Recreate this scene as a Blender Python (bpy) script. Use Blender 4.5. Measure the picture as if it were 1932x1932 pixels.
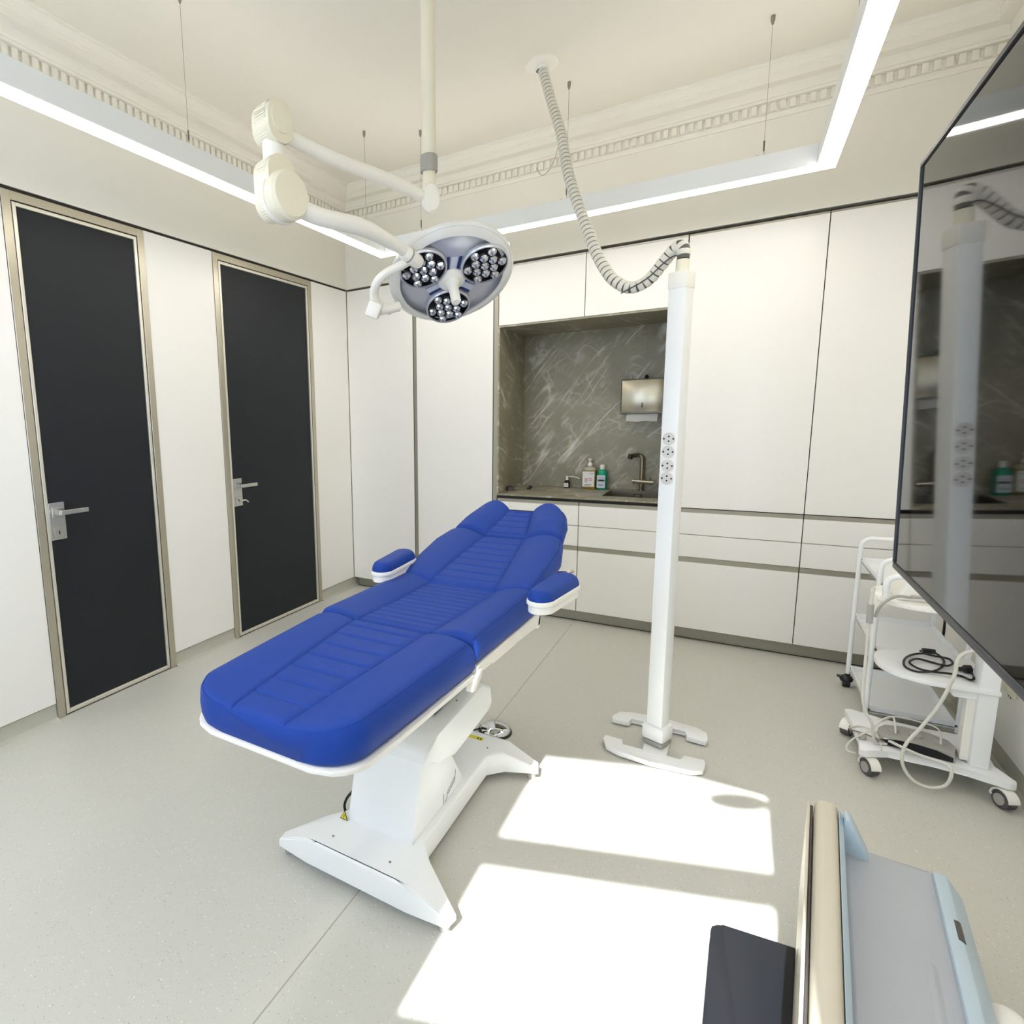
import bpy, bmesh, math, random
from mathutils import Vector, Matrix
random.seed(4)
for o in list(bpy.data.objects): bpy.data.objects.remove(o)
SC = bpy.context.scene
COL = SC.collection
PI = math.pi
R = math.radians

# ------------------------------------------------------------------ camera
CAM = Vector((2.86195, -4.09488, 1.48015))
YAW, PITCH, ROLL = R(32.447), R(-8.457), R(-1.2732)
FPX, PX, PY = 1075.23, 710.95, 952.29
_cy, _sy, _cp, _sp = math.cos(YAW), math.sin(YAW), math.cos(PITCH), math.sin(PITCH)
CF = Vector((-_sy * _cp, _cy * _cp, _sp))
_r = Vector((_cy, _sy, 0)); _u = _r.cross(CF)
CR = _r * math.cos(ROLL) + _u * math.sin(ROLL)
CU = _u * math.cos(ROLL) - _r * math.sin(ROLL)
cd = bpy.data.cameras.new('camera'); cam = bpy.data.objects.new('camera', cd); COL.objects.link(cam)
cam.matrix_world = Matrix(((CR.x, CU.x, -CF.x, CAM.x), (CR.y, CU.y, -CF.y, CAM.y), (CR.z, CU.z, -CF.z, CAM.z), (0, 0, 0, 1)))
cd.sensor_width = 36; cd.lens = FPX / 1932 * 36
cd.shift_x = (966 - PX) / 1932; cd.shift_y = (PY - 966) / 1932
cd.clip_start = 0.02
SC.camera = cam

# ------------------------------------------------------------------ world, sun, exposure
w = bpy.data.worlds.new('world'); SC.world = w; w.use_nodes = True
wn = w.node_tree; sky = wn.nodes.new('ShaderNodeTexSky'); sky.sky_type = 'NISHITA'
sky.sun_disc = False; sky.sun_elevation = R(46.4); sky.sun_rotation = R(180)
wn.links.new(sky.outputs[0], wn.nodes['Background'].inputs[0]); wn.nodes['Background'].inputs[1].default_value = 0.30
SUN_E = 46.4
TAN = math.tan(R(SUN_E))
sl = bpy.data.lights.new('sun', 'SUN'); sl.energy = 15; sl.angle = R(0.53); sl.color = (.95, .975, 1)
so = bpy.data.objects.new('sun', sl); COL.objects.link(so)
so.rotation_euler = (R(90 - SUN_E), 0, 0); so.location = (2, -12, 9)
LED_STRENGTH = 15.5
vs = SC.view_settings; vs.view_transform = 'Standard'; vs.look = 'None'; vs.gamma = 1; vs.use_curve_mapping = False
vs.exposure = 0.19
SC.cycles.max_bounces = 10; SC.cycles.diffuse_bounces = 6; SC.cycles.transparent_max_bounces = 12
SC.cycles.caustics_reflective = False; SC.cycles.caustics_refractive = False
SC.cycles.sample_clamp_indirect = 6

# ------------------------------------------------------------------ pixel helpers
def ray(x, y): return CF + CR * ((x - PX) / FPX) - CU * ((y - PY) / FPX)
def at(x, y, d): return CAM + ray(x, y) * d
def onz(x, y, z): d = ray(x, y); return CAM + d * ((z - CAM.z) / d.z)
def ony(x, y, Y): d = ray(x, y); return CAM + d * ((Y - CAM.y) / d.y)
def onx(x, y, X): d = ray(x, y); return CAM + d * ((X - CAM.x) / d.x)

# ------------------------------------------------------------------ materials
def lin(c):
    return tuple(((v / 255) / 12.92 if v / 255 <= .04045 else ((v / 255 + .055) / 1.055) ** 2.4) for v in c) + (1,)
MATS = {}
def mat(name, rgb, rough=.5, metal=0, var=.04, vscale=6, bump=0, bscale=200, spec=.5, coat=0, emit=0, trans=0, stretch=None):
    m = bpy.data.materials.new(name); m.use_nodes = True; nt = m.node_tree; b = nt.nodes['Principled BSDF']
    tc = nt.nodes.new('ShaderNodeTexCoord'); n = nt.nodes.new('ShaderNodeTexNoise'); n.inputs['Scale'].default_value = vscale
    n.inputs['Detail'].default_value = 4
    src = tc.outputs['Object']
    if stretch:
        mp = nt.nodes.new('ShaderNodeMapping'); mp.inputs['Scale'].default_value = stretch; nt.links.new(src, mp.inputs[0]); src = mp.outputs[0]
    nt.links.new(src, n.inputs['Vector'])
    cr = nt.nodes.new('ShaderNodeMixRGB'); c = lin(rgb)
    cr.inputs[1].default_value = tuple(max(0, v * (1 - var)) for v in c[:3]) + (1,)
    cr.inputs[2].default_value = tuple(min(1, v * (1 + var)) for v in c[:3]) + (1,)
    nt.links.new(n.outputs[0], cr.inputs[0]); nt.links.new(cr.outputs[0], b.inputs['Base Color'])
    b.inputs['Roughness'].default_value = rough; b.inputs['Metallic'].default_value = metal
    b.inputs['Specular IOR Level'].default_value = spec; b.inputs['Coat Weight'].default_value = coat
    b.inputs['Coat Roughness'].default_value = .08; b.inputs['Transmission Weight'].default_value = trans
    if bump:
        n2 = nt.nodes.new('ShaderNodeTexNoise'); n2.inputs['Scale'].default_value = bscale; nt.links.new(src, n2.inputs['Vector'])
        bp = nt.nodes.new('ShaderNodeBump'); bp.inputs['Strength'].default_value = bump; bp.inputs['Distance'].default_value = .002
        nt.links.new(n2.outputs[0], bp.inputs['Height']); nt.links.new(bp.outputs[0], b.inputs['Normal'])
    if emit:
        b.inputs['Emission Color'].default_value = c; b.inputs['Emission Strength'].default_value = emit
    MATS[name] = m; return m
M = MATS
mat('paint_wall', (230, 227, 216), .85, var=.015, bump=.15, bscale=120)
mat('paint_ceiling', (232, 228, 216), .9, var=.015, bump=.1, bscale=90)
mat('plaster', (232, 229, 218), .8, var=.02, bump=.2, bscale=160)
mat('laminate', (237, 235, 230), .32, var=.01, vscale=2)
mat('laminate_edge', (205, 200, 190), .5)
mat('carcass_dark', (24, 21, 18), .8)
mat('shadow_gap', (42, 36, 30), .8)
mat('aluminium', (188, 182, 164), .34, .75, var=.05, vscale=3, stretch=(1, 1, .15))
mat('aluminium_light', (222, 217, 202), .35, .55, var=.03)
mat('channel', (160, 155, 140), .4, .5, var=.04)
mat('plinth', (158, 156, 143), .38, .55, var=.05, vscale=2)
mat('steel', (190, 188, 180), .22, .95, var=.05)
mat('steel_warm', (168, 160, 140), .24, .95, var=.04, vscale=3)
mat('satin_chrome', (205, 205, 200), .25, .9, var=.03)
mat('chrome', (215, 217, 220), .06, 1, var=.02)
mat('black_gap', (14, 13, 12), .7)
mat('door_glass', (30, 34, 38), .5, var=.08, vscale=2, spec=.28)
mat('white_paint', (238, 240, 240), .35, var=.012)
mat('white_plastic', (240, 238, 230), .4, var=.012)
mat('hose_core', (92, 91, 88), .6)
mat('hose_white', (222, 219, 208), .45, var=.015)
mat('cream_plastic', (232, 227, 206), .38, var=.012)
mat('grey_plastic', (165, 163, 156), .45, var=.02)
mat('socket_grey', (214, 212, 207), .4, var=.02)
mat('dark_grey', (70, 72, 76), .45, var=.05)
mat('black_plastic', (20, 21, 23), .45, var=.1)
mat('black_satin', (22, 25, 31), .42, var=.06, spec=.35)
mat('rubber', (18, 18, 20), .75, var=.1)
mat('wheel_grey', (80, 80, 86), .6, var=.05)
mat('yellow', (215, 205, 40), .5, var=.03)
mat('yellow_dark', (40, 38, 14), .6)
mat('logo_grey', (120, 128, 134), .5)
mat('tv_screen', (6, 6, 7), .035, var=.1, spec=.36)
mat('tv_bezel', (46, 47, 50), .38, var=.05)
mat('paper', (240, 240, 238), .8, var=.03, bump=.3, bscale=30)
mat('label_white', (225, 224, 220), .6, var=.02)
mat('label_blue', (196, 206, 214), .6, var=.02)
mat('label_red', (190, 60, 70), .6)
mat('label_pink', (214, 120, 120), .6)
mat('label_ink', (90, 92, 96), .6)
mat('amber', (128, 112, 52), .2, var=.08, spec=.5)
mat('amber_pale', (172, 168, 150), .3, var=.04)
mat('green', (6, 150, 118), .2, var=.06)
mat('brown_glass', (30, 24, 20), .15, var=.1)
mat('lens_glass', (196, 198, 204), .08, .85, var=.1, vscale=60)
mat('pod_black', (10, 11, 18), .6, var=.1, spec=.2)
mat('pod_rim', (196, 198, 204), .15, .3, var=.05)
mat('lamp_face', (190, 192, 202), .18, .25, var=.12, vscale=9)
mat('lamp_rim', (226, 226, 222), .15, 0, var=.02, coat=.6)
mat('lamp_blue', (28, 52, 110), .35)
mat('lamp_stripe', (200, 206, 222), .3)
mat('device_grey', (170, 174, 180), .38, var=.02)
mat('device_blue', (184, 202, 214), .34, var=.02)
mat('device_cream', (206, 198, 180), .36, var=.02)
mat('device_dark', (70, 66, 62), .5)
mat('cable_white', (212, 211, 202), .5, var=.03)
mat('cable_grey', (130, 128, 122), .5, var=.03)
mat('frosted', (235, 238, 240), .6)
mat('metal_dark', (110, 106, 98), .35, .8)
mat('wire', (150, 146, 134), .4, .5)
mat('granite_dark', (52, 46, 44), .25, var=.3, vscale=80)

def emission(name, col, s):
    m = bpy.data.materials.new(name); m.use_nodes = True; nt = m.node_tree
    for n in list(nt.nodes): nt.nodes.remove(n)
    o = nt.nodes.new('ShaderNodeOutputMaterial'); e = nt.nodes.new('ShaderNodeEmission')
    e.inputs[0].default_value = col; e.inputs[1].default_value = s; nt.links.new(e.outputs[0], o.inputs[0]); M[name] = m
emission('led', (1, .95, .875, 1), LED_STRENGTH)
emission('led_up', (1, .935, .85, 1), LED_STRENGTH * .40)
def glass_mat():
    m = bpy.data.materials.new('window_glass'); m.use_nodes = True; nt = m.node_tree
    for n in list(nt.nodes): nt.nodes.remove(n)
    o = nt.nodes.new('ShaderNodeOutputMaterial'); mx = nt.nodes.new('ShaderNodeMixShader'); t = nt.nodes.new('ShaderNodeBsdfTransparent'); g = nt.nodes.new('ShaderNodeBsdfGlossy')
    g.inputs['Roughness'].default_value = .02; mx.inputs[0].default_value = .08
    nt.links.new(t.outputs[0], mx.inputs[1]); nt.links.new(g.outputs[0], mx.inputs[2]); nt.links.new(mx.outputs[0], o.inputs[0]); M['window_glass'] = m
    m = bpy.data.materials.new('frosted_film'); m.use_nodes = True; nt = m.node_tree
    for n in list(nt.nodes): nt.nodes.remove(n)
    o = nt.nodes.new('ShaderNodeOutputMaterial'); t = nt.nodes.new('ShaderNodeBsdfTranslucent'); t.inputs[0].default_value = (.84, .9, .98, 1)
    nt.links.new(t.outputs[0], o.inputs[0]); M['frosted_film'] = m
    m = bpy.data.materials.new('clear_plastic'); m.use_nodes = True; nt = m.node_tree
    for n in list(nt.nodes): nt.nodes.remove(n)
    o = nt.nodes.new('ShaderNodeOutputMaterial'); mx = nt.nodes.new('ShaderNodeMixShader'); t = nt.nodes.new('ShaderNodeBsdfTransparent'); g = nt.nodes.new('ShaderNodeBsdfGlossy')
    t.inputs[0].default_value = (.9, .91, .95, 1); g.inputs['Roughness'].default_value = .06
    fr = nt.nodes.new('ShaderNodeFresnel'); fr.inputs[0].default_value = 1.45
    nt.links.new(fr.outputs[0], mx.inputs[0]); nt.links.new(t.outputs[0], mx.inputs[1]); nt.links.new(g.outputs[0], mx.inputs[2]); nt.links.new(mx.outputs[0], o.inputs[0]); M['clear_plastic'] = m
glass_mat()

def floor_mat():
    m = mat('vinyl_floor', (197, 196, 187), .42, var=.035, vscale=1.5); nt = m.node_tree; b = nt.nodes['Principled BSDF']
    tc = nt.nodes.new('ShaderNodeTexCoord')
    base = b.inputs['Base Color'].links[0].from_socket
    prev = base
    for sc, th, col, fac in ((95, .10, (236, 236, 230), .45), (110, .085, (128, 125, 116), .55), (170, .12, (172, 167, 154), .5), (85, .055, (100, 98, 92), .6)):
        v = nt.nodes.new('ShaderNodeTexVoronoi'); v.inputs['Scale'].default_value = sc; nt.links.new(tc.outputs['Object'], v.inputs['Vector'])
        ramp = nt.nodes.new('ShaderNodeMath'); ramp.operation = 'LESS_THAN'; nt.links.new(v.outputs['Distance'], ramp.inputs[0]); 
        # vary chip size by the cell's own random colour
        sep = nt.nodes.new('ShaderNodeSeparateColor'); nt.links.new(v.outputs['Color'], sep.inputs[0])
        mu = nt.nodes.new('ShaderNodeMath'); mu.operation = 'MULTIPLY_ADD'; nt.links.new(sep.outputs[0], mu.inputs[0]); mu.inputs[1].default_value = th * 5; mu.inputs[2].default_value = -th * 2.4
        nt.links.new(mu.outputs[0], ramp.inputs[1])
        f = nt.nodes.new('ShaderNodeMath'); f.operation = 'MULTIPLY'; nt.links.new(ramp.outputs[0], f.inputs[0]); f.inputs[1].default_value = fac
        mx = nt.nodes.new('ShaderNodeMixRGB'); nt.links.new(f.outputs[0], mx.inputs[0]); nt.links.new(prev, mx.inputs[1]); mx.inputs[2].default_value = lin(col)
        prev = mx.outputs[0]
    nt.links.new(prev, b.inputs['Base Color'])
floor_mat()

def stone_mat():
    m = mat('grey_marble', (136, 131, 110), .38, var=.30, vscale=5); nt = m.node_tree; b = nt.nodes['Principled BSDF']
    base = b.inputs['Base Color'].links[0].from_socket
    tc = nt.nodes.new('ShaderNodeTexCoord'); prev = base
    for rot, sc, ns, th, stren, col in ((38, (6.5, .75, .75), 1.0, .022, .95, (216, 213, 202)), (50, (9, 1.4, 1.4), 1.3, .03, .6, (190, 186, 172)), (-20, (3, 3, 3), 1.6, .02, .55, (200, 196, 184)), (30, (5, 4, 4), 2.6, .06, .5, (168, 163, 146))):
        mp = nt.nodes.new('ShaderNodeMapping'); mp.inputs['Rotation'].default_value = (0, R(-rot), R(rot * .3)); 
        nz = nt.nodes.new('ShaderNodeTexNoise'); nz.inputs['Scale'].default_value = 2.2; nz.inputs['Detail'].default_value = 5
        nt.links.new(tc.outputs['Object'], nz.inputs['Vector'])
        ad = nt.nodes.new('ShaderNodeMixRGB'); ad.blend_type = 'ADD'; ad.inputs[0].default_value = .10
        nt.links.new(tc.outputs['Object'], ad.inputs[1]); nt.links.new(nz.outputs['Color'], ad.inputs[2])
        nt.links.new(ad.outputs[0], mp.inputs[0])
        mp2 = nt.nodes.new('ShaderNodeMapping'); mp2.inputs['Scale'].default_value = sc; nt.links.new(mp.outputs[0], mp2.inputs[0])
        n = nt.nodes.new('ShaderNodeTexNoise'); n.inputs['Scale'].default_value = ns; n.inputs['Detail'].default_value = 1.5; nt.links.new(mp2.outputs[0], n.inputs['Vector'])
        s = nt.nodes.new('ShaderNodeMath'); s.operation = 'SUBTRACT'; nt.links.new(n.outputs[0], s.inputs[0]); s.inputs[1].default_value = .5
        a = nt.nodes.new('ShaderNodeMath'); a.operation = 'ABSOLUTE'; nt.links.new(s.outputs[0], a.inputs[0])
        rm = nt.nodes.new('ShaderNodeMapRange'); rm.inputs[1].default_value = 0; rm.inputs[2].default_value = th; rm.inputs[3].default_value = stren; rm.inputs[4].default_value = 0
        nt.links.new(a.outputs[0], rm.inputs[0])
        # break the veins up
        n3 = nt.nodes.new('ShaderNodeTexNoise'); n3.inputs['Scale'].default_value = 4.5; n3.inputs['Detail'].default_value = 3; nt.links.new(tc.outputs['Object'], n3.inputs['Vector'])
        r3 = nt.nodes.new('ShaderNodeMapRange'); r3.inputs[1].default_value = .42; r3.inputs[2].default_value = .62; nt.links.new(n3.outputs[0], r3.inputs[0])
        mu = nt.nodes.new('ShaderNodeMath'); mu.operation = 'MULTIPLY'; nt.links.new(rm.outputs[0], mu.inputs[0]); nt.links.new(r3.outputs[0], mu.inputs[1])
        mx = nt.nodes.new('ShaderNodeMixRGB'); nt.links.new(mu.outputs[0], mx.inputs[0]); nt.links.new(prev, mx.inputs[1]); mx.inputs[2].default_value = lin(col); prev = mx.outputs[0]
    nt.links.new(prev, b.inputs['Base Color'])
stone_mat()

def fabric_mat():
    m = mat('blue_upholstery', (25, 63, 150), .55, var=.05, vscale=3, bump=.25, bscale=900, spec=.2); b = m.node_tree.nodes['Principled BSDF']
    b.inputs['Sheen Weight'].default_value = .04; b.inputs['Sheen Roughness'].default_value = .5
    b.inputs['Sheen Tint'].default_value = (.6, .72, 1, 1)
fabric_mat()

# ------------------------------------------------------------------ geometry helpers
def smoothpath(pts, n=6):
    P = [Vector(p) for p in pts]; out = []
    for i in range(len(P) - 1):
        p0 = P[i - 1] if i else P[0] * 2 - P[1]; p1, p2 = P[i], P[i + 1]; p3 = P[i + 2] if i + 2 < len(P) else P[-1] * 2 - P[-2]
        for k in range(n):
            t = k / n
            out.append(.5 * ((2 * p1) + (p2 - p0) * t + (2 * p0 - 5 * p1 + 4 * p2 - p3) * t * t + (3 * p1 - p0 - 3 * p2 + p3) * t ** 3))
    out.append(P[-1]); return out
class B:
    def __init__(s): s.bm = bmesh.new()
    def box(s, x0, x1, y0, y1, z0, z1, bev=0, seg=2, M4=None):
        r = bmesh.ops.create_cube(s.bm, size=1); vs_ = r['verts']
        for v in vs_:
            v.co = Vector(((x0 + x1) / 2 + v.co.x * (x1 - x0), (y0 + y1) / 2 + v.co.y * (y1 - y0), (z0 + z1) / 2 + v.co.z * (z1 - z0)))
        if bev:
            es = {e for v in vs_ for e in v.link_edges}
            rr = bmesh.ops.bevel(s.bm, geom=list(es), offset=bev, segments=seg, profile=.5, affect='EDGES'); vs_ = rr['verts']
            vs_ = list({v for f in rr['faces'] for v in f.verts} | set(v for v in vs_ if v.is_valid))
        if M4 is not None:
            for v in set(vs_): v.co = M4 @ v.co
        return s
    def frame(s, d):
        d = d.normalized(); a = Vector((0, 0, 1)) if abs(d.z) < .95 else Vector((1, 0, 0))
        x = a.cross(d).normalized(); return x, d.cross(x)
    def tube(s, pts, r, seg=10, cap=True, closed=False, n=0, flat=1.0):
        P = smoothpath(pts, n) if n else [Vector(p) for p in pts]
        rings = []; N = len(P); px = None
        for i, p in enumerate(P):
            if closed: d = P[(i + 1) % N] - P[i - 1]
            else: d = P[min(i + 1, N - 1)] - P[max(i - 1, 0)]
            d.normalize()
            if px is None: x, y = s.frame(d)
            else:
                x = (px - d * px.dot(d)).normalized(); y = d.cross(x)
            px = x; rad = r(i / (N - 1)) if callable(r) else r
            rings.append([s.bm.verts.new(p + x * (math.cos(2 * PI * k / seg) * rad) + y * (math.sin(2 * PI * k / seg) * rad * flat)) for k in range(seg)])
        for i in range(N if closed else N - 1):
            a, b = rings[i], rings[(i + 1) % N]
            for k in range(seg): s.bm.faces.new((a[k], a[(k + 1) % seg], b[(k + 1) % seg], b[k]))
        if cap and not closed:
            s.bm.faces.new(rings[0][::-1]); s.bm.faces.new(rings[-1])
        return s
    def cyl(s, a, b, r, seg=20, r2=None):
        a, b = Vector(a), Vector(b); return s.tube([a, b], (lambda t: r + (r2 - r) * t) if r2 is not None else r, seg)
    def lathe(s, prof, c=(0, 0, 0), ax=(0, 0, 1), seg=28, sx=1, sy=1, xdir=None, ring=False):
        c = Vector(c); ax = Vector(ax).normalized(); x, y = s.frame(ax)
        if xdir is not None: x = (Vector(xdir) - ax * Vector(xdir).dot(ax)).normalized(); y = ax.cross(x)
        rings = []
        for rad, h in prof:
            if rad < 1e-6: rings.append([s.bm.verts.new(c + ax * h)])
            else: rings.append([s.bm.verts.new(c + ax * h + x * (math.cos(2 * PI * k / seg) * rad * sx) + y * (math.sin(2 * PI * k / seg) * rad * sy)) for k in range(seg)])
        if ring: rings.append(rings[0])
        for a, b in zip(rings, rings[1:]):
            for k in range(seg):
                k2 = (k + 1) % seg
                if len(a) == 1 and len(b) == 1: continue
                if len(a) == 1: s.bm.faces.new((a[0], b[k2], b[k]))
                elif len(b) == 1: s.bm.faces.new((a[k], a[k2], b[0]))
                else: s.bm.faces.new((a[k], a[k2], b[k2], b[k]))
        for rg, fl in ((rings[0], True), (rings[-1], False)):
            if len(rg) > 2 and not ring: s.bm.faces.new(rg[::-1] if fl else rg)
        return s
    def prism(s, poly, o, u, v, h, bev=0, seg=2):
        # polygon (a,b) in plane o + a*u + b*v extruded by vector h
        o, u, v, h = Vector(o), Vector(u), Vector(v), Vector(h)
        lo = [s.bm.verts.new(o + u * a + v * b) for a, b in poly]; hi = [s.bm.verts.new(q.co + h) for q in lo]
        fs = [s.bm.faces.new(lo[::-1]), s.bm.faces.new(hi)]
        n = len(lo)
        for i in range(n): fs.append(s.bm.faces.new((lo[i], lo[(i + 1) % n], hi[(i + 1) % n], hi[i])))
        if bev:
            es = {e for f in fs for e in f.edges}
            bmesh.ops.bevel(s.bm, geom=list(es), offset=bev, segments=seg, profile=.5, affect='EDGES')
        return s
    def sphere(s, c, r, sx=1, sy=1, sz=1, seg=20):
        rr = bmesh.ops.create_uvsphere(s.bm, u_segments=seg, v_segments=seg // 2, radius=r)
        for v in rr['verts']: v.co = Vector((v.co.x * sx, v.co.y * sy, v.co.z * sz)) + Vector(c)
        return s
    def done(s, name, m, root=None, smooth=True, ang=35, base=None):
        bmesh.ops.recalc_face_normals(s.bm, faces=s.bm.faces)
        off = None
        if root is not None: off = WL[root.name]
        elif base is not None: off = Vector(base)
        if off is not None and off.length > 0:
            for v in s.bm.verts: v.co -= off
        me = bpy.data.meshes.new(name); s.bm.to_mesh(me); s.bm.free()
        if smooth:
            me.polygons.foreach_set('use_smooth', [True] * len(me.polygons)); me.set_sharp_from_angle(angle=R(ang))
        me.materials.append(M[m] if isinstance(m, str) else m)
        o = bpy.data.objects.new(name, me); COL.objects.link(o)
        if root is not None: o.parent = root; WL[o.name] = off.copy()
        else:
            if base is not None: o.location = off
            WL[o.name] = off.copy() if off is not None else Vector((0, 0, 0))
        return o
WL = {}   # world position of each object's local origin
def thing(name, label, cat, loc, group=None):
    o = bpy.data.objects.new(name, None); COL.objects.link(o); o.location = loc; o.empty_display_size = .1
    WL[o.name] = Vector(loc); o['label'] = label; o['category'] = cat
    if group: o['group'] = group
    return o
def tag(o, label, cat, group=None):
    o['label'] = label; o['category'] = cat
    if group: o['group'] = group
    return o
def struct(o, label=None):
    o['kind'] = 'structure'
    if label: o['label'] = label
    return o
def rrect(x0, x1, y0, y1, r, n=6, corners=(1, 1, 1, 1)):
    out = []
    for (cx, cy, a0), on in zip(((x1 - r, y1 - r, 0), (x0 + r, y1 - r, 90), (x0 + r, y0 + r, 180), (x1 - r, y0 + r, 270)), corners):
        if on:
            for k in range(n + 1): a = R(a0 + 90 * k / n); out.append((cx + r * math.cos(a), cy + r * math.sin(a)))
        else:
            out.append(({0: x1, 90: x0, 180: x0, 270: x1}[a0], {0: y1, 90: y1, 180: y0, 270: y0}[a0]))
    return out
X, Y, Z = Vector((1, 0, 0)), Vector((0, 1, 0)), Vector((0, 0, 1))

# ================================================================== ROOM SHELL
W, H = 3.855, 3.32
PT = 2.548          # top of the white panels
PB = .086           # bottom of the white panels
FS = .355           # slope of the window wall
FY = -5.415          # window wall y at x = 0
def fy(x): return FY + FS * x
fl = struct(B().prism([(-.2, fy(-.2) - .3), (W + .2, fy(W + .2) - .3), (W + .2, .75), (-.2, .75)], (0, 0, -.1), X, Y, Z * .1).done('floor', 'vinyl_floor', smooth=False), 'pale grey speckled vinyl floor')
for xs in (1.926, .0 + .02, 3.83):
    if xs == 1.926: B().box(xs - .002, xs + .002, -5.0, -.02, .0, .0006).done('weld_seam', mat('weld', (165, 162, 150), .5), fl, smooth=False)
struct(B().prism([(-.2, fy(-.2) - .3), (W + .2, fy(W + .2) - .3), (W + .2, .75), (-.2, .75)], (0, 0, H), X, Y, Z * .1).done('ceiling', 'paint_ceiling', smooth=False), 'cream painted plaster ceiling')

# back wall: the real wall behind the cabinets and the bulkhead above them
wb = B(); wb.box(-.2, W + .2, .66, .75, 0, H); wb.box(-.012, W, 0, .66, PT + .016, H)
struct(wb.done('wall_back', 'paint_wall', smooth=False), 'cream wall above the white cabinets')
D1 = (-2.677, -1.947); D2 = (-1.453, -.474); DT = PT - .002
wl = B(); xa, xb = -.2, -.012
for y0, y1 in ((fy(0) - .1, D1[0]), (D1[1], D2[0]), (D2[1], .66)): wl.box(xa, xb, y0, y1, 0, PT)
wl.box(xa, xb, fy(0) - .1, .66, PT, PT + .016); wl.box(xa, 0, fy(0) - .1, .66, PT + .016, H)
wl_o = struct(wl.done('wall_left', 'paint_wall', smooth=False), 'cream wall with white panels between two dark doors')
for y0, y1 in ((fy(0), D1[0] - .002), (D1[1] + .002, D2[0] - .002), (D2[1] + .002, -.002)):
    B().box(-.0115, 0, y0, y1, PB, PT, .0012, 1).done('panel', 'laminate', wl_o, smooth=False)
B().box(-.0118, -.006, fy(0), -.002, PT + .001, PT + .015).done('shadow_profile', 'shadow_gap', wl_o, smooth=False)
wr = B(); wr.box(W + .012, W + .2, fy(W), .66, 0, PT + .016); wr.box(W, W + .2, fy(W), .66, PT + .016, H)
wr_o = struct(wr.done('wall_right', 'paint_wall', smooth=False), 'cream wall with white panels behind the trolleys')
ys = [fy(W) + .05, -2.9, -1.6, -.62]
for a, b in zip(ys, ys[1:] + [-.02]): B().box(W, W + .0115, a + .001, b - .001, PB, PT, .0012, 1).done('panel', 'laminate', wr_o, smooth=False)
# coved skirting
def skirting(name, pts, mm, lab, prof=((0, PB - .006), (.004, PB - .006), (.005, .03), (.012, .012), (.03, .002), (.032, 0), (0, 0)), inward=(1, 0)):
    b = B(); u = Vector((inward[0], inward[1], 0))
    for (a, c) in pts:
        a, c = Vector(a), Vector(c); b.prism([(p, q) for p, q in prof], a, u, Z, c - a)
    return struct(b.done(name, mm), lab)
mat('vinyl_skirting', (178, 177, 164), .45, var=.04, vscale=20)
skirting('baseboard_left', [((-.012, fy(0) + .05, 0), (-.012, D1[0] - .001, 0)), ((-.012, D1[1] + .001, 0), (-.012, D2[0] - .001, 0)), ((-.012, D2[1] + .001, 0), (-.012, .045, 0))], 'vinyl_skirting', 'grey coved vinyl skirting under the panels between the doors')
skirting('baseboard_right', [((W + .012, fy(W) + .05, 0), (W + .012, .045, 0))], 'vinyl_skirting', 'grey coved vinyl skirting behind the trolleys', inward=(-1, 0))
bp = B(); bp.box(.02, W - .01, .05, .066, .004, PB - .004)
struct(bp.done('baseboard_back', 'plinth', smooth=False), 'brushed metal plinth under the cabinets')
B().box(.0, W, .048, .05, 0, .005).done('seal', 'shadow_gap', bpy.data.objects['baseboard_back'], smooth=False)

# window wall behind the camera
wd = Vector((1, FS, 0)).normalized(); wnrm = Vector((-wd.y, wd.x, 0))
def wp(x, z, off=0): return Vector((x, fy(x), z)) + wnrm * off
def wbox(b, x0, x1, z0, z1, o0, o1):
    a = wp(x0, z0, o0); l = (x1 - x0) / wd.x
    b.prism([(0, 0), (l, 0), (l, z1 - z0), (0, z1 - z0)], a, wd, Z, wnrm * (o1 - o0))
W1 = (2.206, 3.035); W2 = (.45, 1.75); WZ0, WZ1 = .85, 3.126
wf = B()
for x0, x1, z0, z1 in ((-.25, W2[0], 0, H), (W2[1], W1[0], 0, H), (W1[1], W + .25, 0, H), (W2[0], W2[1], 0, WZ0), (W2[0], W2[1], WZ1, H), (W1[0], W1[1], 0, WZ0), (W1[0], W1[1], WZ1, H)):
    wbox(wf, x0, x1, z0, z1, -.012, 0)
struct(wf.done('wall_front', 'paint_wall', smooth=False), 'cream wall with a sun window and an added fill window')
def window(name, x0, x1, lab, zs, clear, blind=False):
    b = B(); f = .03
    wbox(b, x0 - .03, x0, WZ0 - .03, WZ1 + .03, -.05, -.013); wbox(b, x1, x1 + .03, WZ0 - .03, WZ1 + .03, -.05, -.013)
    wbox(b, x0, x1, WZ1, WZ1 + .03, -.05, -.013); wbox(b, x0, x1, WZ0 - .03, WZ0, -.05, -.013)
    wo = struct(b.done(name, 'white_paint', smooth=False), lab)
    for z0, z1 in zip(zs[1:-1:2], zs[2:-1:2]):
        m_ = B(); wbox(m_, x0, x1, z0, z1, -.05, -.015); m_.done('glazing_bar', 'white_paint', wo, smooth=False)
    for z0, z1, c in zip(zs[0::2], zs[1::2], clear):
        m_ = B(); wbox(m_, x0, x1, z0, z1, -.034, -.030); m_.done('pane', 'window_glass' if c else 'frosted_film', wo, smooth=False)
    return wo
w1 = window('window_1', *W1, 'tall window behind the camera letting the sun in', [WZ0, 1.635, 1.682, 2.309, 2.439, WZ1], (0, 1, 1))  # lower frosted pane added for soft fill; clear panes follow the sun patches
w2 = window('fill_window', *W2, 'added tall window with frosted panes for soft daylight fill', [WZ0, 1.95, 2.0, WZ1], (0, 0))  # unseen window, added to spread soft daylight into the room
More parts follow.
